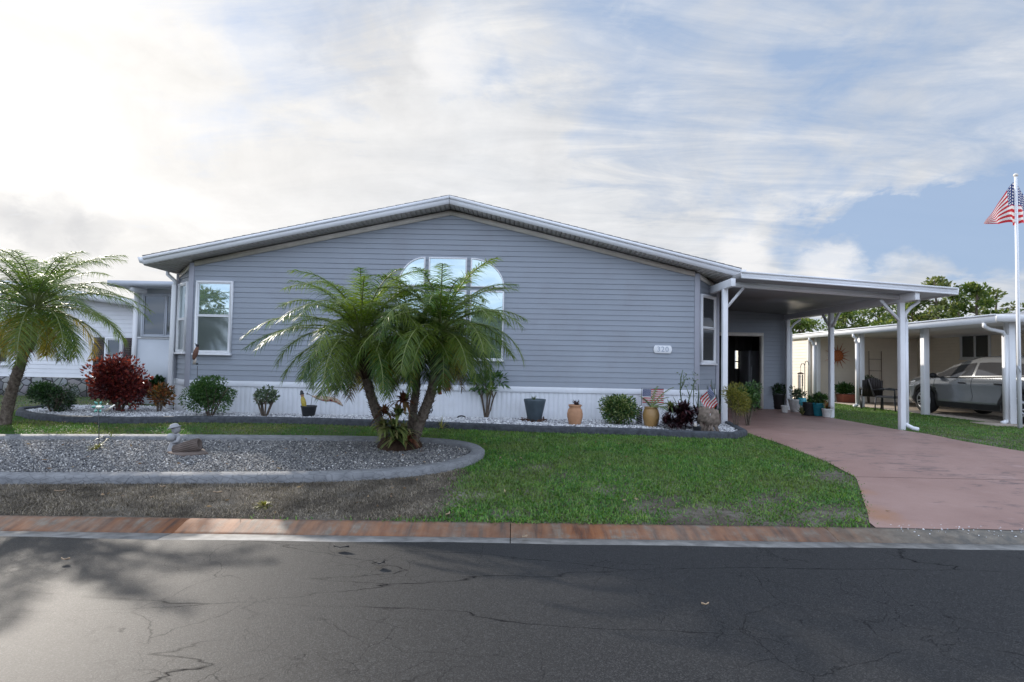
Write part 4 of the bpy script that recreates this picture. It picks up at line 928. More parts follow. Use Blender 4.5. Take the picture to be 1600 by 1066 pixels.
M['lf_yellow'] = leafm('yellow green leaves', (.10, .12, .02), (.2, .19, .04), (.28, .24, .06), tr=.35, rough=.45)
M['lf_grey'] = leafm('grey green leaves', (.05, .08, .045), (.10, .14, .08), (.16, .2, .12), tr=.2, rough=.5)
M['lf_burg'] = leafm('burgundy leaves', (.012, .006, .008), (.03, .010, .014), (.06, .018, .02), tr=.15, rough=.35)
M['lf_brom'] = leafm('bromeliad leaves', (.06, .10, .03), (.14, .17, .05), (.24, .2, .1), tr=.3, rough=.4)
M['lf_brown'] = leafm('bromeliad brown leaves', (.08, .025, .015), (.15, .05, .03), (.13, .10, .04), tr=.25, rough=.45)
def B(px, py, dz=.03): g = gnd(px, py); return (g.x, g.y, g.z + dz)
def wpx(y, n): return n * y / 850
bb = B(83, 648); shrub('bush', 'low rounded dark green bush on white gravel behind the left palm', 'bush', bb, wpx(bb[1], 50), wpx(bb[1], 40), wpx(bb[1], 56), wpx(bb[1], 27), M['lf_dark'], 5200, .05, blobs=16, lw=.38)
bb = B(187, 648); shrub('bush', 'burgundy leaved bush with glowing red tips left of the house corner', 'bush', bb, wpx(bb[1], 50), wpx(bb[1], 42), wpx(bb[1], 92), wpx(bb[1], 49), M['lf_red'], 5600, .078, blobs=26, lw=.6, stems=7, stem_r=.012)
bb = B(243, 632); shrub('plant', 'dark green leafy plant beside the corner downspout', 'plant', bb, .22, .18, .55, .45, M['lf_dark'], 420, .14, blobs=7, lw=.45, stems=4)
bb = B(248, 648); shrub('plant', 'red and yellow croton at the foot of the house corner', 'plant', bb, wpx(bb[1], 22), .22, wpx(bb[1], 48), wpx(bb[1], 24), M['lf_croton'], 420, .10, blobs=7, lw=.42, stems=4)
bb = B(328, 655); shrub('bush', 'vase shaped green bush against the white skirting below the left window', 'bush', bb, wpx(bb[1], 44), .46, wpx(bb[1], 64), wpx(bb[1], 39), M['lf_green'], 5600, .05, blobs=16, lw=.5, stems=9, stem_r=.011, flat=.27, spread=.55)
bb = B(413, 655); shrub('plant', 'sparse jade like plant with bare grey stems between bush and small pot', 'plant', bb, wpx(bb[1], 24), .28, wpx(bb[1], 38), wpx(bb[1], 34), M['lf_grey'], 420, .07, blobs=9, lw=.55, stems=6, stem_r=.015, spread=.75)
bb = B(760, 656); shrub('plant', 'tall stemmed frangipani with bare forked stems in the white gravel', 'plant', bb, wpx(bb[1], 32), .35, wpx(bb[1], 48), wpx(bb[1], 56), M['lf_green'], 300, .17, blobs=9, lw=.36, stems=7, stem_r=.02, stem_m='bark', spread=.7)
bb = B(968, 668); shrub('bush', 'clipped round bush with cream flecked leaves by the white skirting', 'bush', bb, wpx(bb[1], 32), .36, wpx(bb[1], 54), wpx(bb[1], 27), M['lf_vari'], 5200, .058, blobs=22, lw=.5)
bb = B(1150, 672); shrub('plant', 'feathery yellow green plant at the edge of the driveway', 'plant', bb, wpx(bb[1], 24), .3, wpx(bb[1], 72), wpx(bb[1], 42), M['lf_yellow'], 2600, .06, blobs=12, lw=.22, stems=8, stem_r=.006)
bb = (at(1172, 600, 11.2).x, 11.3, .0); shrub('bush', 'dark leafy bush at the carport post behind the feathery yellow plant', 'bush', bb, .30, .3, .62, .62, M['lf_green'], 1500, .06, blobs=10, lw=.5, stems=5)
bb = B(1128, 665); 
def rosette(name, label, cat, base, n, L, wd, elr, m_, droop=(.2, .6), seg=4, parent=None, part=None):
    base = np.array(base); az = rng.uniform(0, 6.283, n); el = np.radians(rng.uniform(*elr, n)); d = np.stack([np.cos(az) * np.cos(el), np.sin(az) * np.cos(el), np.sin(el)], 1)
    b = MB(); b.blades(base + d * .02, d, np.stack([-np.sin(az), np.cos(az), 0 * az], 1), rng.uniform(.7, 1.15, n) * L, rng.uniform(.8, 1.2, n) * wd, rng.uniform(*droop, n), seg)
    if parent is not None: return b.build(part, m_, parent)
    o = b.build(name, m_, loc=tuple(base)); return tag(o, label, cat)
rosette('plant', 'strappy dark green plant against the white carport post', 'plant', (bb[0], bb[1] + .4, bb[2]), 34, 1.0, .055, (55, 88), M['lf_dark'], (.1, .5))
# bromeliads in the crotch of the palm clump
c_ = g0 + Vector((.0, -.16, 0)); k = 0
br = thing('bromeliads', 'green and rusty bromeliad cluster growing in the crotch of the three palm trunks', 'plant', c_)
for dx, dz, n, L, mm in ((-.04, .36, 40, .32, 'lf_brom'), (.10, .30, 34, .30, 'lf_brom'), (-.18, .56, 30, .26, 'lf_brown'), (.08, .74, 50, .30, 'lf_brown'), (.0, .20, 34, .28, 'lf_brom'), (.14, .18, 30, .28, 'lf_brown'), (-.20, .38, 28, .28, 'lf_brom'), (.02, .56, 34, .28, 'lf_brom'), (-.05, .28, 34, .30, 'lf_brom')):
    rosette('', '', '', (c_.x + dx, c_.y - .14 + rng.uniform(-.05, .05), c_.z + dz), n, L, .065, (5, 80), M[mm], (.3, .9), 4, br, 'rosette')
bb = B(1072, 676)
bg_ = thing('bromeliads', 'dark burgundy bromeliad mass at the right end of the house bed', 'plant', bb)
for k in range(34):
    a_ = rng.uniform(0, 6.28); rr = rng.uniform(0, .42); rosette('', '', '', (bb[0] + rr * math.cos(a_), bb[1] + .15 + rr * .7 * math.sin(a_), bb[2] + .06 + .46 * (1 - (rr / .46) ** 2) * rng.uniform(.1, 1)), 26, .24, .06, (5, 80), M['lf_burg'], (.2, .8), 4, bg_, 'rosette')
rosette('plant', 'small green and yellow rosette left of the burgundy bromeliads', 'plant', (B(1050, 676)[0], bb[1] + .1, bb[2] + .42), 30, .24, .04, (5, 75), M['lf_brom'], (.3, .8))
# spindly succulent
o = Vector((B(1068, 670)[0], bb[1] + .25, bb[2])); b = MB()
for (pts) in (((1066, 640), (1063, 610), (1064, 590), (1067, 578)), ((1063, 610), (1069, 596), (1068, 586)), ((1066, 600), (1073, 590)), ((1070, 645), (1078, 620), (1084, 600)), ((1078, 620), (1072, 604)), ((1084, 600), (1088, 594)), ((1084, 600), (1083, 640)), ((1068, 650), (1066, 640)), ((1090, 640), (1092, 615), (1091, 600)), ((1066, 650), (1052, 620))):
    b.tube([at(*q, o.y) for q in pts], [.012] * (len(pts) - 1) + [.006], 5)
n = 90; S = np.array([tuple(at(rng.uniform(1060, 1092), rng.uniform(582, 625), o.y + rng.uniform(-.05, .05))) for _ in range(n)]); 
b.mi = 1; sel = [s for s in S]; b.leaves(np.array(sel)[:60], rnd(60) + np.array([0, 0, .6]), .05, .025)
tag(b.build('succulent', [M['lf_grey'], M['lf_grey']], loc=tuple(o)), 'tall spindly succulent rising above the burgundy bromeliads', 'plant')
# strap leaved plant pale
rosette('plant', 'blue grey spiky plant between bromeliads and driftwood', 'plant', (B(1090, 672)[0], bb[1] + .22, bb[2] + .25), 26, .45, .02, (20, 75), M['lf_grey'], (.1, .4))
def tuft(px, py, label, L, n, mm, dz=.02): return rosette('weed', label, 'weed', B(px, py, dz), n, L, .02, (10, 70), M[mm], (.3, .8), 3)
tuft(172, 690, 'bright leafy weed at the back edge of the oval gravel bed', .26, 26, 'lf_brom'); tuft(150, 706, 'flat yellowing weed at the foot of the garden stake', .2, 34, 'lf_yellow'); tuft(412, 792, 'small yellow green weed on the bare strip by the kerb', .12, 40, 'lf_yellow', 0); tuft(690, 672, 'thin grassy tuft leaning right of the palm clump base', .35, 16, 'lf_yellow')
# ------------------------------------------------------------------ pots
def potmat(n, c, r=.5, **k): M[n] = mat(n, c, r, var=.15, vs=9, bmp=.15, bs=40, **k)
potmat('slate', (.05, .07, .085), .55); potmat('terracotta', (.42, .22, .12), .75); potmat('tanglaze', (.32, .19, .07), .4); potmat('blackpot', (.015, .016, .018), .5); potmat('whitepot', (.62, .62, .6), .5); potmat('teal', (.015, .17, .22), .35); potmat('aqua', (.06, .34, .42), .4); potmat('mulch', (.09, .05, .03), .95); potmat('redbox', (.25, .07, .04), .6); potmat('stoneg', (.30, .30, .31), .85); M['drift'] = mat('driftwood', (.17, .135, .11), .95, .2, var=.45, vs=16, bmp=1., bs=30); potmat('log', (.13, .10, .085), .9)
def pot(name, label, base, prof, mm, soil_r=None, soil_z=None, n=28, sq=1):
    root = thing(name, label, 'pot', base); b = MB(); b.lathe(prof, base, n, sq=sq); b.build('body', M[mm], root, smooth=False, bevel=0)
    if soil_r: b = MB(); b.lathe([(soil_r, soil_z - .02), (soil_r, soil_z)], base, 16); b.build('soil', M['mulch'], root)
    return root
bb = B(835, 663, .05); s = bb[1] / 850
pot('planter', 'large dark slate tapered planter on a ring of brown mulch', bb, [(9.5 * s, 0), (10.5 * s, .02), (13.5 * s, 16 * s), (16 * s, 28 * s), (17.2 * s, 33 * s), (17 * s, 35 * s), (15.5 * s, 35 * s), (15 * s, 31 * s)], 'slate', 15 * s, 32 * s)
rosette('plant', 'small pale aloe in the dark slate planter', 'plant', (bb[0] - .02, bb[1], bb[2] + 32 * s), 16, .12, .02, (35, 80), M['lf_grey'], (.05, .2))
b = MB(); n = 260; a_ = rng.uniform(0, 6.28, n); r_ = rng.uniform(.10, .27, n); b.leaves(np.stack([bb[0] + r_ * np.cos(a_), bb[1] + r_ * np.sin(a_), bb[2] + rng.uniform(-.01, .05, n)], 1), rnd(n) * np.array([1, 1, .4]), .06, .03); M['mulchbits'] = leafm('bark mulch', (.05, .025, .016), (.12, .06, .035), tr=.05, rough=.9)
tag(b.build('mulch', M['mulchbits'], loc=bb), 'ring of brown bark mulch under the dark slate planter', 'mulch', kind='stuff')
bb = B(898, 668, .04); s = bb[1] / 850
pot('urn', 'terracotta urn with a raised rim in front of the white skirting', bb, [(8.5 * s, 0), (9.5 * s, 3 * s), (12 * s, 13 * s), (12.3 * s, 18 * s), (11 * s, 24 * s), (8.8 * s, 27 * s), (9.3 * s, 29 * s), (10.4 * s, 30.5 * s), (10.2 * s, 32 * s), (8.5 * s, 32 * s), (8 * s, 29 * s)], 'terracotta', 8 * s, 30 * s)
rosette('plant', 'dark little succulent with thin stalks in the terracotta urn', 'plant', (bb[0] + .02, bb[1], bb[2] + 30 * s), 34, .15, .03, (10, 70), M['lf_burg'], (.1, .5))
bb = B(1017, 671, .04); s = bb[1] / 850
pot('urn', 'tan glazed urn holding an arching fern', bb, [(9 * s, 0), (10 * s, 3 * s), (12.6 * s, 14 * s), (12.8 * s, 20 * s), (11 * s, 27 * s), (9.4 * s, 29.5 * s), (10.5 * s, 30.5 * s), (10.4 * s, 31.5 * s), (8.6 * s, 31.5 * s), (8.2 * s, 29 * s)], 'tanglaze', 8 * s, 30 * s)
fe = MB()
for az, el, L in ((.2, 1.0, .62), (.5, .7, .5), (-.3, .5, .5), (2.9, 1.1, .3), (.1, .25, .45), (-1.2, .3, .5), (.9, 1.25, .5), (-2.4, .9, .35)):
    frond(fe, (bb[0], bb[1], bb[2] + 30 * s), az, el, L, .6, 22, .09, 0)
tag(fe.build('fern', [M['lf_green'], M['lf_green'], M['rachis']], loc=(bb[0], bb[1], bb[2] + 30 * s)), 'arching fern growing from the tan glazed urn', 'plant')
bb = B(482, 655, .03); s = bb[1] / 850; TB = bb
pot('pot', 'small square black pot holding the windsock pole in the white gravel', bb, [(8.5 * s, 0), (8.8 * s, .02), (11.6 * s, 16 * s), (12.2 * s, 17 * s), (12.2 * s, 18.5 * s), (11 * s, 18.5 * s), (10.5 * s, 16 * s)], 'blackpot', 10.5 * s, 16.5 * s, n=24)
# yellow figurine
M['yellow'] = mat('yellow painted figurine', (.42, .32, .05), .5, var=.3, vs=25); f0 = at(476, 638, bb[1]); top_ = at(471, 611, bb[1]); fx = thing('figurine', 'small yellow garden figurine with a dark cap in the black pot', 'figurine', f0)
ax_ = (top_ - f0); hl = ax_.length
b = MB(); b.lathe([(.022, 0), (.042, .03), (.05, hl * .3), (.045, hl * .5), (.032, hl * .62), (.03, hl * .66)], f0, 12, ax=ax_); b.build('body', M['yellow'], fx, smooth=True)
b = MB(); hc = f0 + ax_ * .74; b.ball(hc, .036, 12); M['tanface'] = mat('painted face', (.4, .24, .15), .5); b.build('head', M['tanface'], fx, smooth=True)
b = MB(); b.lathe([(.045, 0), (.043, .012), (.034, .02), (.028, .06), (.008, .085)], f0 + ax_ * .8, 12, ax=ax_); b.build('cap', M['black'], fx, smooth=True)
# windsock
ws = thing('windsock', 'cream windsock with red and black marks blowing out from a thin pole', 'windsock', (bb[0] + .02, bb[1], bb[2] + .15))
b = MB(); b.tube([at(485, 637, bb[1]), at(488, 620, bb[1])], .004, 6); b.tube([at(480, 615, bb[1]), at(488, 619, bb[1])], .006, 6); b.ball(at(480, 615.5, bb[1]), .016, 8); b.build('pole', M['iron'], ws)
P = [at(px, py, bb[1] - .02 + .03 * math.sin(k * 1.1)) for k, (px, py) in enumerate(((487.5, 619), (494, 620.5), (502, 622.5), (510, 623.5), (518, 624), (525, 626), (531, 629.5), (536, 634.5)))]
q, t, p = nt('windsock cloth'); v = pos(t, (9, 9, 14)); c = ramp(t, noise(t, v, 1.3, 3), [(.34, (.03, .02, .03)), (.37, (.35, .05, .04)), (.43, (.38, .30, .22)), (.6, (.5, .42, .33)), (.66, (.12, .1, .1))], 'CONSTANT'); t.links.new(c, p.inputs['Base Color']); p.inputs['Roughness'].default_value = .8; M['sock'] = q
b = MB(); V = []
for k, (q, r) in enumerate(zip(P, (.012, .035, .048, .052, .05, .048, .042, .012))):
    for j in range(12):
        a_ = j * math.pi / 6; V.append(q + Vector((0, .5 * r * math.cos(a_), r * math.sin(a_) * (1 + .1 * math.sin(k * 2 + j)))))
b.add(V, [(k * 12 + j, k * 12 + (j + 1) % 12, (k + 1) * 12 + (j + 1) % 12, (k + 1) * 12 + j) for k in range(7) for j in range(12)]); b.build('cloth', M['sock'], ws, smooth=True)
# bird ornament on a stake in front of the left window
Yb = 10.7; gb_ = Vector((at(309, 600, Yb).x, Yb, 0)); bo = thing('bird_ornament', 'brown wooden bird ornament on a thin black stake before the left window', 'ornament', gb_)
M['brown'] = mat('brown wood', (.15, .07, .045), .7, var=.3, vs=30); M['pale'] = mat('pale wood', (.45, .4, .35), .7)
b = MB(); b.tube([gb_ + Vector((0, 0, -.05)), at(308.5, 572, Yb)], .005, 6); b.ball(at(308, 568.5, Yb), .022, 10); b.build('stake', M['iron'], bo)
A_, B_ = at(309, 541, Yb), at(302.5, 562, Yb); ax_ = B_ - A_; b = MB(); b.lathe([(.004, -.02), (.025, .03), (.044, .1), (.046, .15), (.036, ax_.length * .8), (.02, ax_.length)], A_, 12, ax=ax_); b.build('body', M['brown'], bo, smooth=True)
b = MB(); b.ball(at(308.5, 540, Yb), .032, 12); b.lathe([(.012, 0), (.001, .05)], at(307, 538.5, Yb), 8, ax=(-1, 0, .5)); b.build('head', M['black'], bo, smooth=True)
b = MB(); b.prism([at(303, 558, Yb), at(307, 560, Yb), at(305.5, 570, Yb), at(301, 569, Yb)], (0, .012, 0)); b.build('tail', M['pale'], bo)
# garden stake light with glass petals
gs = gnd(155, 703); sk = thing('garden_stake', 'thin black garden stake carrying a shiny glass flower in the oval bed', 'ornament', gs)
b = MB(); b.tube([gs + Z * -.05, at(154.5, 642, gs.y)], .006, 6); b.tube([at(155, 652, gs.y), at(166, 650, gs.y), at(163, 643, gs.y)], .003, 5); b.build('stake', M['iron'], sk)
M['petal'] = mat('green glass petal', (.10, .3, .24), .08, .9, metal=.3); M['bloom'] = mat('shiny pale glass', (.8, .75, .62), .06, 1., metal=.5); fc_ = at(155, 636, gs.y)
b = MB()
for k in range(6):
    a_ = k * 1.047; d = Vector((math.cos(a_), -.35, math.sin(a_))); e = Vector((-math.sin(a_), 0, math.cos(a_)))
    b.prism([fc_ + d * .03, fc_ + d * .06 + e * .022, fc_ + d * .10, fc_ + d * .06 - e * .022], (0, .006, 0))
b.build('petals', M['petal'], sk)
b = MB(); b.ball(fc_, (.05, .035, .03), 12); b.build('bloom', M['bloom'], sk, smooth=True)
b = MB(); b.prism([at(163, 642, gs.y), at(178, 632, gs.y), at(180, 633, gs.y), at(166, 643, gs.y)], (0, .006, 0)); b.prism([at(164, 634, gs.y), at(168, 630, gs.y), at(169, 632, gs.y)], (0, .006, 0)); b.build('leaves', M['bloom'], sk)
# statue with log planter
sg_ = gnd(272, 709); Ys = sg_.y; sd_ = Ys / 850
stt = thing('statue', 'small weathered grey figure in a brimmed hat hugging a round bundle', 'statue', sg_)
b = MB(); cb = at(273, 697, Ys); V = [(12 * sd_, -14 * sd_), (12.5 * sd_, -6 * sd_), (10 * sd_, 3 * sd_), (7.5 * sd_, 12 * sd_), (5 * sd_, 17 * sd_), (4.4 * sd_, 19 * sd_)]
b.lathe(V, cb + Vector((.02, 0, 0)), 14, sq=.8); b.tube([at(281, 682, Ys - .05), at(277, 690, Ys - .09), at(270, 692, Ys - .1)], [.03, .028, .022], 8); b.build('body', M['stoneg'], stt, smooth=True)
b = MB(); b.ball(at(275, 671, Ys), (6.5 * sd_, 6 * sd_, 7 * sd_), 14); b.ball(at(270, 672.5, Ys - .05), (.012, .012, .014), 8); b.build('head', M['stoneg'], stt, smooth=True)
b = MB(); b.lathe([(9.5 * sd_, -.006), (10 * sd_, .004), (7 * sd_, .012), (6.6 * sd_, 3 * sd_), (4.5 * sd_, 5.5 * sd_), (.01, 6.2 * sd_)], at(272.5, 668, Ys), 16, ax=(-.25, 0, 1)); b.build('hat', M['stoneg'], stt, smooth=True)
b = MB(); b.ball(at(267, 683.5, Ys - .1), (6.5 * sd_, 6 * sd_, 6.2 * sd_), 14, jit=.06); b.build('bundle', M['stoneg'], stt, smooth=True)
lg = thing('log_planter', 'hollow log shaped planter lying tilted beside the small grey figure', 'planter', (at(298, 705, Ys - .1)))
A_, B_ = at(272, 704, Ys - .14), at(312, 694, Ys - .10); ax_ = B_ - A_; ll = ax_.length
b = MB(); b.lathe([(.02, -.01), (.062, .0), (.075, ll * .3), (.078, ll * .7), (.082, ll), (.06, ll), (.055, ll * .8), (.01, ll * .78)], A_, 16, ax=ax_); b.build('body', M['log'], lg)
b = MB()
for k in range(18):
    a_ = k * .35; s_ = ax_.cross(Z).normalized(); u_ = s_.cross(ax_).normalized(); d = s_ * math.cos(a_) + u_ * math.sin(a_); b.tube([A_ + ax_ * .02 + d * .066, A_ + ax_ * .5 + d * .079, A_ + ax_ * .98 + d * .084], [.004, .007, .005], 5)
b.build('bark_ridges', M['log'], lg)
b = MB(); b.prism([at(262, 706, Ys - .18) , at(283, 711, Ys - .32), at(325, 708, Ys - .2), at(318, 701, Ys + .0)], (0, 0, -.03)); b.build('base', M['log'], lg)
# orange streamer hung from the right palm crown
M['streamer'] = mat('orange cloth', (.55, .17, .07), .8, var=.15, vs=10)
sb_ = at(694, 588, Yp + .1); st_ = thing('streamer', 'orange cloth streamer with two tails hanging behind the right palm trunk', 'streamer', sb_)
for pts in (((693, 582), (688, 598), (686, 609), (688, 617)), ((694, 582), (696, 596), (700, 606), (701, 611))):
    b = MB(); V = []
    for k, q in enumerate(pts):
        c0 = at(*q, Yp + .1 + .02 * k); V += [c0 + Vector((-.028, .01 * (k % 2), 0)), c0 + Vector((.028, -.01 * (k % 2), .01))]
    b.add(V, [(2 * k, 2 * k + 1, 2 * k + 3, 2 * k + 2) for k in range(3)]); o = b.build('tail', M['streamer'], st_); sm = o.modifiers.new('s', 'SOLIDIFY'); sm.thickness = .004
b = MB(); b.tube([at(693, 570, Yp + .1), sb_ + Z * .04], .004, 6); b.build('cord', M['iron'], st_)
# curled hook, hose hump
b = MB(); b.tube([at(668, 655, 8.9), at(670, 640, 8.9), at(674, 636, 8.9), at(676, 641, 8.9), at(673, 646, 8.9)], .010, 6); b.tube([at(669, 648, 8.9), at(674, 641, 8.9)], .008, 6); tag(b.build('plant_hook', M['iron'], loc=tuple(gnd(668, 668))), 'curled black wire hook behind the right palm trunk', 'hook')
hp = gnd(721, 658); b = MB(); b.tube([Vector((hp.x + .09 * math.cos(a_), hp.y, hp.z + .05 + .055 * math.sin(a_))) for a_ in np.linspace(math.pi, 0, 9)], .014, 8); tag(b.build('hose_loop', M['black'], loc=tuple(hp)), 'short black hose loop poking out of the white gravel', 'hose')
# striped ornament behind the tan urn
so2 = gnd(1001, 669); b = MB()
for k in range(9):
    z0 = so2.z + .05 + k * .035; b.hexa([(so2.x - .055, so2.y + .1, z0), (so2.x + .055, so2.y + .1, z0 + .05), (so2.x + .055, so2.y + .12, z0 + .05), (so2.x - .055, so2.y + .12, z0), (so2.x - .055, so2.y + .1, z0 + .017), (so2.x + .055, so2.y + .1, z0 + .067), (so2.x + .055, so2.y + .12, z0 + .067), (so2.x - .055, so2.y + .12, z0 + .017)])
b.mi = 1; b.box(so2.x - .058, so2.x + .058, so2.y + .121, so2.y + .13, so2.z, so2.z + .42)
tag(b.build('ornament', [M['black'], M['white']], loc=tuple(so2)), 'black and white striped ornament tucked beside the tan urn', 'ornament')
# driftwood stump, black pot, pale stone
dw = gnd(1105, 679); sdw = dw.y / 850; dt = thing('driftwood', 'gnarled pale driftwood stump standing on splayed roots', 'driftwood', dw); b = MB()
b.ball(dw + Vector((.03, .05, 27 * sdw)), (17 * sdw, .16, 14 * sdw), 16, jit=.22); b.ball(dw + Vector((-.05, 0, 30 * sdw)), (11 * sdw, .13, 12 * sdw), 14, jit=.3); b.ball(dw + Vector((.16, .05, 25 * sdw)), (8 * sdw, .1, 12 * sdw), 12, jit=.3); b.build('stump', M['drift'], dt, smooth=True)
b = MB()
for x0, x1 in ((-.02, -.09), (.02, .01), (.05, .1), (.12, .22), (-.08, -.16)): b.tube([dw + Vector((x0, .02, 22 * sdw)), dw + Vector((x0 * .6 + x1 * .4, -.02, 10 * sdw)), dw + Vector((x1, -.03, -.02))], [.05, .035, .03], 8)
b.build('roots', M['drift'], dt, smooth=True)
bb = B(1089, 681, .02); pot('pot', 'small black nursery pot between bromeliads and driftwood', bb, [(.06, 0), (.075, .14), (.08, .15), (.07, .15), (.068, .13)], 'blackpot', .068, .13)
b = MB(); b.ball((bb[0] - .04, bb[1] - .03, bb[2] + .17), (.03, .03, .04), 10, jit=.2); tag(b.build('stone', M['pale'], loc=(bb[0] - .04, bb[1] - .03, bb[2] + .17), smooth=True), 'small pale stone head on the black nursery pot', 'stone')
# ------------------------------------------------------------------ flags
def flagmat(name, stripes=13, cu=.4, cvv=7 / 13):
    q, t, p = nt(name); uv = N(t, 'ShaderNodeUVMap'); s = N(t, 'ShaderNodeSeparateXYZ'); t.links.new(uv.outputs[0], s.inputs[0]); U, V_ = s.outputs[0], s.outputs[1]
    odd = math_(t, 'MODULO', math_(t, 'FLOOR', math_(t, 'MULTIPLY', V_, stripes)), 2.)
    c = mix(t, odd, (.50, .03, .04), (.72, .71, .69))
    inc = math_(t, 'MULTIPLY', math_(t, 'LESS_THAN', U, cu), math_(t, 'LESS_THAN', V_, cvv))
    a = math_(t, 'SUBTRACT', math_(t, 'FRACT', math_(t, 'MULTIPLY', U, 8 / cu)), .5); b_ = math_(t, 'SUBTRACT', math_(t, 'FRACT', math_(t, 'MULTIPLY', V_, 7 / cvv)), .5)
    st = math_(t, 'LESS_THAN', math_(t, 'ADD', math_(t, 'MULTIPLY', a, a), math_(t, 'MULTIPLY', b_, b_)), .075)
    c = mix(t, inc, c, mix(t, st, (.03, .05, .16), (.7, .7, .7)))
    t.links.new(c, p.inputs['Base Color']); p.inputs['Roughness'].default_value = .75
    tb = N(t, 'ShaderNodeBsdfTranslucent'); t.links.new(c, tb.inputs[0]); ms = N(t, 'ShaderNodeMixShader'); ms.inputs[0].default_value = .35
    t.links.new(p.outputs[0], ms.inputs[1]); t.links.new(tb.outputs[0], ms.inputs[2]); t.links.new(ms.outputs[0], t.nodes['Material Output'].inputs[0]); return q
def cloth(f, m_, name, label=None, nu=30, nv=18, loc=None, parent=None):
    V = [f(i / nu, j / nv) for j in range(nv + 1) for i in range(nu + 1)]; b = MB()
    b.add(V, [(j * (nu + 1) + i, j * (nu + 1) + i + 1, (j + 1) * (nu + 1) + i + 1, (j + 1) * (nu + 1) + i) for j in range(nv) for i in range(nu)])
    o = b.build(name, m_, parent, loc, smooth=True); uv = o.data.uv_layers.new(name='UVMap'); d = np.zeros(len(o.data.loops) * 2, np.float32); vi = np.zeros(len(o.data.loops), np.int32); o.data.loops.foreach_get('vertex_index', vi)
    d[0::2] = (vi % (nu + 1)) / nu; d[1::2] = (vi // (nu + 1)) / nv; uv.data.foreach_set('uv', d)
    if label: tag(o, label, 'flag')
    return o
M['flag'] = flagmat('striped flag', cu=.52, cvv=.52); M['flag2'] = flagmat('small striped flag')
Yfp = 12.0; ft_ = at(1587, 276, Yfp); fb_ = at(1594, 667, Yfp); fpx = ft_.x
fp = thing('flagpole', 'tall slim white flagpole at the right edge of the lawn', 'flagpole', (fpx, Yfp, float(zg(fpx, Yfp))))
b = MB(); b.tube([(fpx, Yfp, -.06), (fpx, Yfp, 2.0), (fpx, Yfp, ft_.z)], [.042, .038, .028], 12); b.build('pole', M['white'], fp, smooth=True)
b = MB(); b.ball((fpx, Yfp, ft_.z + .03), .045, 12); b.build('finial', M['cream'], fp, smooth=True)
b = MB(); b.bar((fpx - .05, Yfp - .04, 1.35), (fpx - .02, Yfp - .06, 1.2), .012, .02); b.tube([(fpx - .04, Yfp - .045, 1.3), (fpx - .034, Yfp - .04, 3.2), (fpx - .03, Yfp - .03, ft_.z - .1)], .004, 5); b.build('cleat_and_halyard', M['grey'], fp)
def big(u, v):
    x = .30 - .84 * u; a = abs(x) / (.56 if x < 0 else .45)
    top_ = ft_.z - .08 - (.92 * a if x < 0 else .5 * a); bot = ft_.z - 1.06 + (.02 if x < 0 else .05 * a)
    return Vector((fpx + x, Yfp + .05 + .10 * abs(x) * 2 + .05 * math.sin(u * 19 + v * 2) * (.3 + v), top_ + (bot - top_) * v + .02 * math.sin(u * 14)))
cloth(big, M['flag'], 'flag', 'large drooping stars and stripes flag at the top of the white flagpole', loc=(fpx, Yfp + .05, ft_.z - .5))
A_, B_ = at(1004, 608, 11.25), at(1037, 630, 11.25)
gf = thing('flag_stand', 'thin black wire stand holding a garden flag behind the tan urn', 'flag stand', (A_.x, 11.27, 0)); b = MB(); b.tube([(A_.x - .015, 11.27, -.05), (A_.x - .015, 11.27, A_.z + .02), (B_.x, 11.27, A_.z + .02)], .005, 6); b.build('wire', M['iron'], gf)
cloth(lambda u, v: Vector((A_.x + (B_.x - A_.x) * u, 11.25 + .008 * math.sin(u * 9), A_.z + (B_.z - A_.z) * v)), M['flag2'], 'flag', 'flat stars and stripes garden flag hanging behind the tan urn', 16, 10, loc=tuple(A_))
Yst = dw.y - .02; sp0, sp1 = at(1112, 655, Yst), at(1104, 600, Yst)
f2 = thing('flag_stick', 'little wooden stick holding a flag above the driftwood stump', 'flag stick', sp0); b = MB(); b.tube([sp0 + Vector((0, .1, 0)), at(1110, 602, Yst)], .005, 6); b.build('stick', M['brown'], f2)
def sf(u, v):
    o = at(1109, 603, Yst - .02); e = at(1122, 633, Yst - .02); e2 = at(1095, 624, Yst - .02)
    a, c0 = e - o, e2 - o
    return o + a * v * .95 + c0 * u * (1 - .15 * v) + Vector((0, -.05 * math.sin(u * 5 + v * 3), -.03 * u * v))
cloth(sf, M['flag2'], 'flag', 'small folded stars and stripes flag on a stick above the driftwood', 16, 12, loc=tuple(at(1109, 610, Yst)))
# ------------------------------------------------------------------ pots beside the carport post line
def gp(px, py): g = gnd(px, py); return (g.x, g.y, .0)
def simple(px, py, wpx_, hpx, mm, label, taper=.75, name='pot'):
    bb = gp(px, py); s = bb[1] / 850; w_, h = wpx_ * s / 2, hpx * s
    pot(name, label, bb, [(w_ * taper, 0), (w_ * (taper + .05), .01), (w_ * .96, h * .88), (w_, h * .9), (w_, h), (w_ * .88, h), (w_ * .85, h * .88)], mm, w_ * .86, h * .9, n=20); return (bb[0], bb[1], bb[2] + h * .9), s
tp, s = simple(1215, 640, 22, 24, 'blackpot', 'tall black pot of dark foliage against the storage room wall')
shrub('plant', 'bushy dark plant in the tall black pot by the storage wall', 'plant', tp, 17 * s, 14 * s, 26 * s, 12 * s, M['lf_dark'], 700, .09, stems=3, blobs=8)
simple(1226, 646, 11, 11, 'whitepot', 'smallest white pot on the driveway edge under the carport')
tp, s = simple(1244, 645, 24, 20, 'whitepot', 'wide white pot with pale flowers under the carport', .6)
shrub('plant', 'pale flowering plant in the wide white pot', 'plant', tp, 13 * s, .2, 22 * s, 10 * s, M['lf_grey'], 260, .08, stems=4, blobs=6)
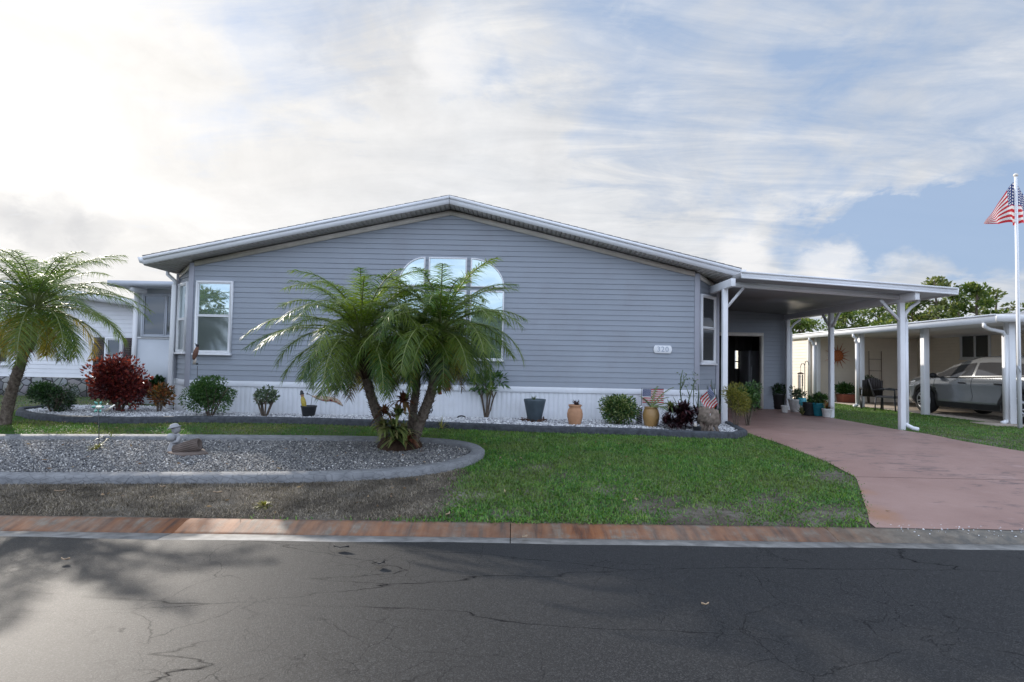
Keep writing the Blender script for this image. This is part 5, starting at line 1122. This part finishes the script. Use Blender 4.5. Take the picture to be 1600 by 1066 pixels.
tp, s = simple(1264, 650, 18, 20, 'blackpot', 'squat black pot between the wide white pot and the teal pot', 1.15)
tp, s = simple(1278, 651, 18, 20, 'teal', 'deep teal pot of green plants second from the carport post')
shrub('plant', 'bright green plant in the deep teal pot', 'plant', tp, 12 * s, .22, 20 * s, 9 * s, M['lf_green'], 420, .1, stems=3, blobs=7, lw=.35)
tp, s = simple(1292, 653, 15, 13, 'whitepot', 'low off white pot next to the middle carport post', .7)
rosette('plant', 'red leaved spiky plant in the low off white pot', 'plant', tp, 30, .28, .035, (20, 80), M['lf_croton'], (.1, .5))
tb_ = at(1253, 634, 14.8); pot('watering_can', 'aqua blue hanging planter beside the wind chime pole', tb_ - Z * .0, [(.06, 0), (.10, .05), (.115, .14), (.10, .2), (.085, .21), (.08, .19)], 'aqua', .08, .19, n=18)['category'] = 'planter'
rosette('plant', 'leafy green plant behind the squat black pot', 'plant', (at(1266, 630, 14.9)), 40, .34, .05, (25, 85), M['lf_green'], (.1, .5)); 
rosette('plant', 'small yellowish plant on the driveway edge before the squat black pot', 'plant', gp(1254, 650), 24, .3, .04, (40, 85), M['lf_brom'], (.1, .4))
# wind chime on a shepherd's hook
hk = gnd(1259, 648); Yh = 14.9; hx = at(1257.5, 600, Yh).x; hook = thing('shepherd_hook', 'thin black double shepherd hook standing among the pots', 'hook', (hx, Yh, 0)); zt2 = at(1258, 564, Yh).z; w1 = .1
b = MB(); b.tube([(hx, Yh, -.05), (hx, Yh, zt2 - .1), (hx + .02, Yh, zt2 - .02), (hx + .06, Yh, zt2), (hx + .1, Yh, zt2 - .05), (hx + .11, Yh, zt2 - .12)], .009, 6); b.tube([(hx, Yh, zt2 - .13), (hx - .03, Yh, zt2 - .07), (hx - .08, Yh, zt2 - .07), (hx - .11, Yh, zt2 - .14), (hx - .115, Yh, zt2 - .18)], .008, 6); b.build('pole', M['iron'], hook)
wc = thing('wind_chime', 'wind chime with dark tubes hanging from the black shepherd hook', 'wind chime', (hx - .115, Yh, zt2 - .2)); zc2 = at(1251, 583, Yh).z
b = MB(); b.lathe([(.085, 0), (.07, .03), (.02, .05)], (hx - .115, Yh, zc2 - .03), 14); b.tube([(hx - .115, Yh, zc2), (hx - .115, Yh, zt2 - .18)], .004, 5); b.build('top', M['brown'], wc)
for k in range(5):
    a_ = k * 1.257; b = MB(); xx, yy = hx - .115 + .055 * math.cos(a_), Yh + .055 * math.sin(a_); b.tube([(xx, yy, zc2 - .04), (xx, yy, zc2 - .36 - .04 * k)], .011, 8); b.build('chime_tube', M['grey'] if k % 2 else M['iron'], wc)
# neighbour's long planter, trellis and patio chairs
bx0, bx1 = at(1314, 640, 19.6), at(1336, 640, 19.6); pb_ = thing('planter_box', 'long rust red planter box of green plants below the sun ornament', 'planter', ((bx0.x + bx1.x) / 2, 19.7, 0)); b = MB(); b.hexa([(bx0.x + .03, 19.5, 0), (bx1.x - .03, 19.5, 0), (bx1.x - .03, 19.9, 0), (bx0.x + .03, 19.9, 0), (bx0.x, 19.46, .3), (bx1.x, 19.46, .3), (bx1.x, 19.94, .3), (bx0.x, 19.94, .3)]); b.build('box', M['redbox'], pb_, bevel=.015)
shrub('plant', 'leafy green plants crowding the rust red planter box', 'plant', ((bx0.x + bx1.x) / 2, 19.7, .3), .4, .2, .5, .2, M['lf_green'], 500, .16, stems=3, blobs=8, lw=.3)
tr0, tr1 = at(1358, 620, 20.3), at(1377, 549, 20.3); tr = thing('trellis', 'thin rusty wire trellis leaning on the cream wall behind the chairs', 'trellis', (tr0.x, 20.3, 0)); b = MB()
for x in (tr0.x, tr1.x): b.tube([(x, 20.28, 0), (x, 20.3, tr1.z)], .012, 6)
for k in range(4): b.tube([(tr0.x, 20.29, .3 + k * tr1.z / 4.4), (tr1.x, 20.29, .3 + k * tr1.z / 4.4)], .008, 5)
b.build('wire', M['brown'], tr)
M['wicker'] = mat('dark wicker', (.02, .014, .012), .6, var=.4, vs=60, bmp=.6, bs=90); M['sling'] = mat('grey sling cloth', (.10, .09, .085), .7)
def chair(label, px, py, rz, sling):
    g = gp(px, py); root = thing('patio_chair', label, 'chair', (g[0], g[1], .0), rz); T = W[root]; mm = M['sling'] if sling else M['wicker']
    def put(b, name, m_, **k):
        b.v = [np.array([tuple(T @ Vector(q)) for q in V]) for V in b.v]; return b.build(name, m_, root, **k)
    b = MB(); b.obox((-.26, -.25, .38), (.52, 0, 0), (0, .5, 0), (0, 0, .05)); put(b, 'seat', mm, bevel=.012)
    b = MB(); n = 8
    for k in range(n):
        a0, a1 = k / n, (k + 1) / n; f = lambda a: (-.26 + .52 * a, .27 - .07 * math.sin(math.pi * a) * -1, .42)
        x0, y0, z0 = f(a0); x1, y1, _ = f(a1); hh = .5 if sling else .44 + .1 * math.sin(math.pi * (a0 + a1) / 2)
        b.hexa([(x0, y0, z0), (x1, y1, z0), (x1, y1 + .03, z0), (x0, y0 + .03, z0), (x0, y0 + .14, z0 + hh), (x1, y1 + .14, z0 + hh), (x1, y1 + .17, z0 + hh), (x0, y0 + .17, z0 + hh)])
    put(b, 'backrest', mm)
    for sx_ in (-1, 1):
        b = MB(); b.tube([(sx_ * .28, -.24, .38), (sx_ * .29, -.24, .62), (sx_ * .29, .05, .64), (sx_ * .28, .3, .6)], .022, 8); put(b, 'armrest', M['iron'] if sling else mm)
        for sy in (-.23, .24): b = MB(); b.tube([(sx_ * .26, sy, .4), (sx_ * .27, sy * 1.1, 0)], .018, 8); put(b, 'leg', M['iron'])
chair('dark wicker patio chair by the white neighbouring post', 1362, 640, math.radians(150), False)
chair('grey sling patio chair with metal frame beside the dark wicker chair', 1388, 643, math.radians(40), True)
shrub('plant', 'grey green potted shrub behind the wicker chair', 'plant', (at(1357, 600, 19.6).x, 19.6, .0), .24, .24, .6, .75, M['lf_grey'], 400, .08, stems=4, blobs=7)
# ------------------------------------------------------------------ litter on road, kerb and bare strip
M['litter'] = mat('dark dead leaf', (.012, .012, .013), .7); M['litter2'] = mat('pale dead leaf', (.35, .25, .16), .7, var=.3, vs=20)
def leaf_bit(px, py, L, wd, a_, mm, label, zr=None):
    if zr is None: g = gnd(px, py, .03)
    else: d = ray(px, py); g = Vector((0, 0, H)) + d * ((zr - H) / d.z)
    b = MB(); n = 8; top_ = []; u = Vector((math.cos(a_), math.sin(a_), 0)); v_ = Vector((-u.y, u.x, 0))
    R_ = [g + u * L * (k / n - .5) + v_ * wd * math.sin(math.pi * k / n) * .5 + Z * (.008 + .02 * abs(k / n - .5)) for k in range(n + 1)]; S_ = [g + u * L * (k / n - .5) - v_ * wd * math.sin(math.pi * k / n) * .45 + Z * (.02 + .02 * abs(k / n - .5)) for k in range(n + 1)]
    b.add(R_ + S_, [(k, k + 1, n + 2 + k, n + 1 + k) for k in range(n)]); o = b.build('fallen_leaf', mm, loc=tuple(g)); s_ = o.modifiers.new('s', 'SOLIDIFY'); s_.thickness = .006; tag(o, label, 'leaf', 'fallen leaves')
leaf_bit(533, 858.5, .13, .05, -.1, M['litter'], 'long dark leaf on the asphalt nearest the gutter', -.352)
leaf_bit(593, 884, .075, .06, .2, M['litter'], 'round dark leaf on the sunlit asphalt below the palm clump', -.345)
leaf_bit(700, 806, .10, .035, 1.3, M['litter2'], 'curled tan leaf standing on the rusty kerb top', -.32)
leaf_bit(340, 772, .09, .03, .2, M['litter2'], 'tan leaf on the bare strip below the log planter'); leaf_bit(93, 770, .10, .03, .3, M['litter2'], 'pale leaf on the bare strip near the left palm'); leaf_bit(102, 878, .06, .035, .1, M['litter2'], 'pale leaf on the sunlit asphalt at the left', -.345); leaf_bit(1102, 949, .05, .02, .1, M['litter2'], 'tiny pale leaf on the shaded asphalt', -.335); leaf_bit(820, 842, .07, .05, .9, M['litter2'], 'tan leaf lying in the pale gutter', -.37)
leaf_bit(254, 763, .05, .03, .3, M['litter2'], 'small white chip of leaf below the bed edging')
# ------------------------------------------------------------------ background trees
M['treeleaf'] = leafm('tree leaves', (.05, .09, .022), (.11, .16, .045), (.22, .24, .08), tr=.45, rough=.5)
M['pine'] = leafm('pine tufts', (.06, .085, .03), (.12, .15, .055), (.24, .23, .10), tr=.45, rough=.55)
def tree(label, x, y, h, rw, m_, n=2600, name='pine_tree', cat='pine tree', group=None, low=.35, ls=.4, seed=0, gaps=9):
    r = random.Random(seed); root = thing(name, label, cat, (x, y, -.1), group=group); b = MB(); T = [Vector((x + .12 * math.sin(k * 1.3 + seed), y, -.1 + h * k / 8)) for k in range(9)]; b.tube(T, [.20 * (1 - k / 9) + .03 for k in range(9)], 8)
    tips = []
    for k in range(gaps):
        f = low + (1 - low) * (k + .5) / gaps; a_ = k * 2.4 + seed; p0 = Vector((x, y, h * f * .96)); ll = rw * (1.05 - .55 * abs(f - .6) / .4) * r.uniform(.6, 1.1)
        e = p0 + Vector((math.cos(a_) * ll, math.sin(a_) * ll, r.uniform(.1, .6))); b.tube([p0, (p0 + e) / 2 + Vector((0, 0, .1)), e], [.07, .05, .02], 6, False); tips += [(e, r.uniform(.45, .8)), ((p0 + e) / 2 + Vector((r.uniform(-.3, .3), 0, .3)), r.uniform(.35, .65))]
    tips.append((Vector((x, y, h * .97)), .7)); b.build('trunk', M['bark'], root)
    cs = np.array([tuple(q[0]) for q in tips]); rs = np.array([q[1] for q in tips]) * rw * .52; k = rng.integers(0, len(tips), n); u = rnd(n); rr = rng.uniform(0, 1, n) ** .45
    p_ = cs[k] + u * (rr * rs[k])[:, None] * np.array([1, 1, .6]); b = MB(); b.leaves(p_, u + np.array([0, 0, .3]) + rng.normal(0, .5, (n, 3)), rng.uniform(.6, 1.2, n) * ls, rng.uniform(.4, .7, n) * ls); b.build('crown', m_, root)
kinds = 'tall open pine behind the cream house,'
for k, (px, top_y, Y, rw, lb) in enumerate(((1250, 500, 46, 2.6, 'lowest bushy pine framed under the carport roof beside the storage wall'), (1320, 490, 50, 3.0, 'broad pine seen between the carport posts'), (1372, 478, 54, 3.2, 'pine whose crown fills the gap left of the front carport post'), (1424, 470, 50, 2.6, 'pine rising just right of the front carport post'), (1462, 438, 48, 2.8, 'tallest pine with a domed top poking above the carport roof'), (1498, 458, 58, 2.4, 'slender pine tucked between the domed pine and the dense pine'), (1527, 447, 47, 2.5, 'dense pine with a full rounded crown over the neighbouring roof'), (1556, 455, 50, 2.3, 'thin straggly pine furthest along towards the flagpole'))):
    tp_ = at(px, top_y, Y); tree(lb, tp_.x, Y, tp_.z, rw * .84, M['pine'] if k in (4, 7) else M['treeleaf'], 1900 if k != 7 else 700, seed=k + 3, group='trees behind the cream house', ls=.36)
# trees across the street, mirrored in the window glass
for k, (x, y, h, rw, lb) in enumerate(((-17, -17, 6.5, 3.2, 'broad tree across the street mirrored in the left window'), (-26, -20, 6., 3.4, 'wide tree across the street mirrored beside the broad one'), (-9, -22, 4.6, 3.2, 'low tree across the street mirrored in the lower panes'), (-2, -24, 5.0, 3., 'bushy tree across the street behind the camera'))):
    tree(lb, x, y, h, rw, M['treeleaf'], 2200, name='broadleaf_tree', cat='tree', seed=k + 30, group='trees across the street', low=.12, ls=.5)
# ------------------------------------------------------------------ parked car (nose away from the street)
M['paint'] = mat('grey metallic paint', (.30, .31, .32), .26, .5, metal=.6, var=.03, coat=.6)
M['cargl'] = glass('car window glass', (.10, .10, .105), .6, .04)
M['rim'] = mat('alloy rim', (.55, .56, .58), .3, .5, metal=.8); M['tyre'] = mat('tyre rubber', (.015, .015, .016), .8, .3); M['lamp'] = mat('headlamp lens', (.75, .75, .72), .08, .8); M['tail'] = mat('tail lamp lens', (.3, .01, .012), .15, .7)
ST = [(2.2, .62, .36, .70, .78, .42), (2.12, .75, .27, .79, .89, .58), (1.95, .84, .23, .85, .96, .66), (1.55, .885, .22, .92, 1.04, .70), (1.12, .90, .21, .965, 1.10, .72), (.9, .90, .21, .98, 1.16, .70), (.62, .90, .21, .98, 1.34, .64), (.3, .90, .21, .99, 1.47, .61), (-.1, .90, .21, 1.0, 1.54, .60), (-.5, .90, .21, 1.01, 1.55, .58), (-1.0, .90, .22, 1.03, 1.53, .57), (-1.4, .895, .23, 1.05, 1.47, .55), (-1.75, .88, .25, 1.07, 1.36, .54), (-2.0, .85, .28, 1.06, 1.2, .56), (-2.15, .78, .32, .98, 1.05, .58), (-2.22, .70, .36, .8, .86, .5)]
SX = np.array([q[0] for q in ST])[::-1]
def stn(x): return [float(np.interp(x, SX, np.array([q[k] for q in ST])[::-1])) for k in range(1, 6)]
def sect(x):
    w_, zb, be, zt, wt = stn(x); h = be - zb
    return [(0, zb), (w_ * .84, zb), (w_ * .955, zb + .07), (w_ * .99, zb + h * .27), (w_ * .95, zb + h * .42), (w_ * 1.0, zb + h * .74), (w_ * .99, zb + h * .84), (w_ * .94, be), (w_ * .94 + (wt - w_ * .94) * .85, be + (zt - be) * .86), (wt * .82, zt - .012 if zt - be > .15 else zt), (wt * .4, zt + .012), (0, zt + .018)]
CXc, CYc, SL, SH = 12.74, 14.22, 1.075, 1.04
cr = thing('parked_car', 'grey metallic crossover parked nose in under the neighbouring carport', 'car', (CXc, CYc, 0), math.pi / 2)
TC = W[cr]
def putc(b, name, m_, parent=None, **k):
    b.v = [np.array([tuple(TC @ Vector((q[0] * SL, q[1], q[2] * SH))) for q in V]) for V in b.v]; return b.build(name, m_, parent or cr, **k)
xs_ = np.linspace(-2.22, 2.2, 56); b = MB(); V = []
for x in xs_:
    s_ = sect(x); V += [(x, y, z) for y, z in s_] + [(x, -y, z) for y, z in s_[1:-1][::-1]]
m_ = 22; b.add(V, [(k * m_ + j, k * m_ + (j + 1) % m_, (k + 1) * m_ + (j + 1) % m_, (k + 1) * m_ + j) for k in range(55) for j in range(m_)] + [tuple(range(m_)), tuple(range(55 * m_, 56 * m_))[::-1]])
body = putc(b, 'body', M['paint'], smooth=True)
WX = (1.33, -1.33); WR = .345
bm_ = bmesh.new(); bm_.from_mesh(body.data); bmesh.ops.recalc_face_normals(bm_, faces=bm_.faces); bm_.to_mesh(body.data); bm_.free()
cut = MB()
for x in WX:
    for s_ in (-1, 1): cut.lathe([(.40, 0), (.40, .42)], (x, s_ * .55 if s_ > 0 else -.97, WR), 32, ax=(0, 1, 0))
cuto = putc(cut, 'cutter', M['black']); bmq = bmesh.new(); bmq.from_mesh(cuto.data); bmesh.ops.recalc_face_normals(bmq, faces=bmq.faces); bmq.to_mesh(cuto.data); bmq.free()
md = body.modifiers.new('arches', 'BOOLEAN'); md.object = cuto; md.operation = 'DIFFERENCE'; md.solver = 'EXACT'; md.material_mode = 'TRANSFER'
bpy.context.view_layer.update(); me = bpy.data.meshes.new_from_object(body.evaluated_get(bpy.context.evaluated_depsgraph_get())); body.modifiers.clear(); body.data = me; bpy.data.objects.remove(cuto)
def side_pt(x, s, side, off=.008):
    q = sect(x); (y0, z0), (y1, z1) = q[7], q[8]; n = Vector((0, z1 - z0, y0 - y1)).normalized(); return Vector((x, (y0 + (y1 - y0) * s) + n.y * off, z0 + (z1 - z0) * s + n.z * off)) * 1 if side > 0 else Vector((x, -((y0 + (y1 - y0) * s) + n.y * off), z0 + (z1 - z0) * s + n.z * off))
for side in (1, -1):
    for xa, xb in ((.98, -.12), (-.20, -1.12), (-1.2, -1.62)):
        b = MB(); n = 12; V = []
        for k in range(n + 1):
            x = xa + (xb - xa) * k / n
            for s_ in (.10, .33, .57, .80): V.append(side_pt(x, s_, side))
        b.add(V, [(k * 4 + j, k * 4 + j + 1, k * 4 + 5 + j, k * 4 + 4 + j) for k in range(n) for j in range(3)]); putc(b, 'side_window', M['cargl'], smooth=True)
    b = MB(); V = []
    for k in range(25):
        x = 1.0 - 2.65 * k / 24; V += [side_pt(x, -.02, side, .012), side_pt(x, .05, side, .012)]
    b.add(V, [(2 * k, 2 * k + 1, 2 * k + 3, 2 * k + 2) for k in range(24)]); putc(b, 'belt_trim', M['black'])
    b = MB(); V = []                                        # lower cladding
    for k in range(19):
        x = .92 - 1.84 * k / 18; q = sect(x); V += [(x, side * (q[2][0] + .012), q[2][1] - .05), (x, side * (q[3][0] + .014), q[3][1] - .06)]
    b.add(V, [(2 * k, 2 * k + 1, 2 * k + 3, 2 * k + 2) for k in range(18)]); putc(b, 'sill_cladding', M['black'])
    for xd in (.98, -.16, -1.0):                            # door gaps
        b = MB(); q = sect(xd); b.tube([(xd, side * (y + .001), z) for y, z in q[3:8]], .005, 4, False); putc(b, 'door_gap', M['black'])
    for xd in (.10, -.90):
        b = MB(); q = sect(xd); y = side * (q[6][0] + .012); b.tube([(xd - .1, y, .86), (xd - .07, y + side * .018, .865), (xd + .07, y + side * .018, .868), (xd + .1, y, .868)], .017, 8); putc(b, 'door_handle', M['black'])
    b = MB(); b.ball((.88, side * 1.0, 1.03), (.07, .10, .075), 12); b.tube([(.85, side * .86, .99), (.87, side * .95, 1.0)], .02, 6); putc(b, 'wing_mirror', M['black'], smooth=True)
    b = MB(); V = []
    for k in range(7):
        x = 1.72 + .38 * k / 6; q = sect(x); V += [(x, side * (q[6][0] + .008), q[5][1] + .02), (x, side * (q[7][0] + .006), q[7][1] - .005)]
    b.add(V, [(2 * k, 2 * k + 1, 2 * k + 3, 2 * k + 2) for k in range(6)]); putc(b, 'headlight', M['lamp'])
    b = MB(); V = []
    for k in range(5):
        x = -2.02 - .16 * k / 4; q = sect(x); V += [(x, side * (q[5][0] + .01), q[5][1]), (x, side * (q[7][0] + .008), q[7][1] - .01)]
    b.add(V, [(2 * k, 2 * k + 1, 2 * k + 3, 2 * k + 2) for k in range(4)]); putc(b, 'tail_light', M['tail'])
    for x in WX:
        b = MB(); V = []
        for k in range(21):
            a_ = -.25 + (math.pi + .5) * k / 20; xx = x + .40 * math.cos(a_); zz = WR + .40 * math.sin(a_); x2 = x + .47 * math.cos(a_); z2 = WR + .47 * math.sin(a_)
            yy = lambda xq, zq: side * (np.interp(zq, [q[1] for q in sect(xq)[1:8]], [q[0] for q in sect(xq)[1:8]]) + .014)
            V += [(xx, yy(xx, zz), zz), (x2, yy(x2, z2), z2)]
        b.add(V, [(2 * k, 2 * k + 1, 2 * k + 3, 2 * k + 2) for k in range(20)]); putc(b, 'arch_cladding', M['black'])
        y = side * .80; b = MB(); pr = [(WR * .66, -.10), (WR * .9, -.105), (WR * .985, -.085), (WR, -.04), (WR, .04), (WR * .985, .085), (WR * .9, .105), (WR * .66, .10)]
        b.lathe(pr, (x, y, WR), 32, ax=(0, side, 0)); wh = putc(b, 'wheel', M['tyre'], smooth=True)
        b = MB(); b.lathe([(WR * .70, .07), (WR * .70, .105), (WR * .62, .105), (WR * .6, .06), (.03, .05)], (x, y, WR), 32, ax=(0, side, 0))
        for k in range(10):
            a_ = k * math.pi / 5 + (.09 if k % 2 else -.09); d = Vector((math.cos(a_), 0, math.sin(a_))); b.bar(Vector((x, y + side * .085, WR)) + d * .03, Vector((x, y + side * .095, WR)) + d * WR * .64, .028, .03, (0, 1, 0))
        b.lathe([(.05, .06), (.05, .108), (.03, .115)], (x, y, WR), 16, ax=(0, side, 0)); putc(b, 'rim', M['rim'], wh)
        b = MB(); b.lathe([(WR * .6, .0), (WR * .6, .05)], (x, y, WR), 24, ax=(0, side, 0)); putc(b, 'brake_well', M['black'], wh)
for nm, xa, xb in (('windscreen', 1.0, .40), ('rear_window', -2.0, -1.5)):
    b = MB(); V = []; n = 6
    for k in range(n + 1):
        x = xa + (xb - xa) * k / n; q = sect(x)
        for f in (-.92, -.5, 0, .5, .92): yy = q[8][0] * f; V.append((x, yy, np.interp(abs(yy), [0, q[10][0], q[9][0], q[8][0]], [q[11][1], q[10][1], q[9][1], q[8][1]]) + .01))
    b.add(V, [(k * 5 + j, k * 5 + j + 1, k * 5 + 6 + j, k * 5 + 5 + j) for k in range(n) for j in range(4)]); putc(b, nm, M['cargl'], smooth=True)
b = MB(); b.box(-2.0, 1.9, -.6, .6, .19, .24); putc(b, 'underbody', M['black'])
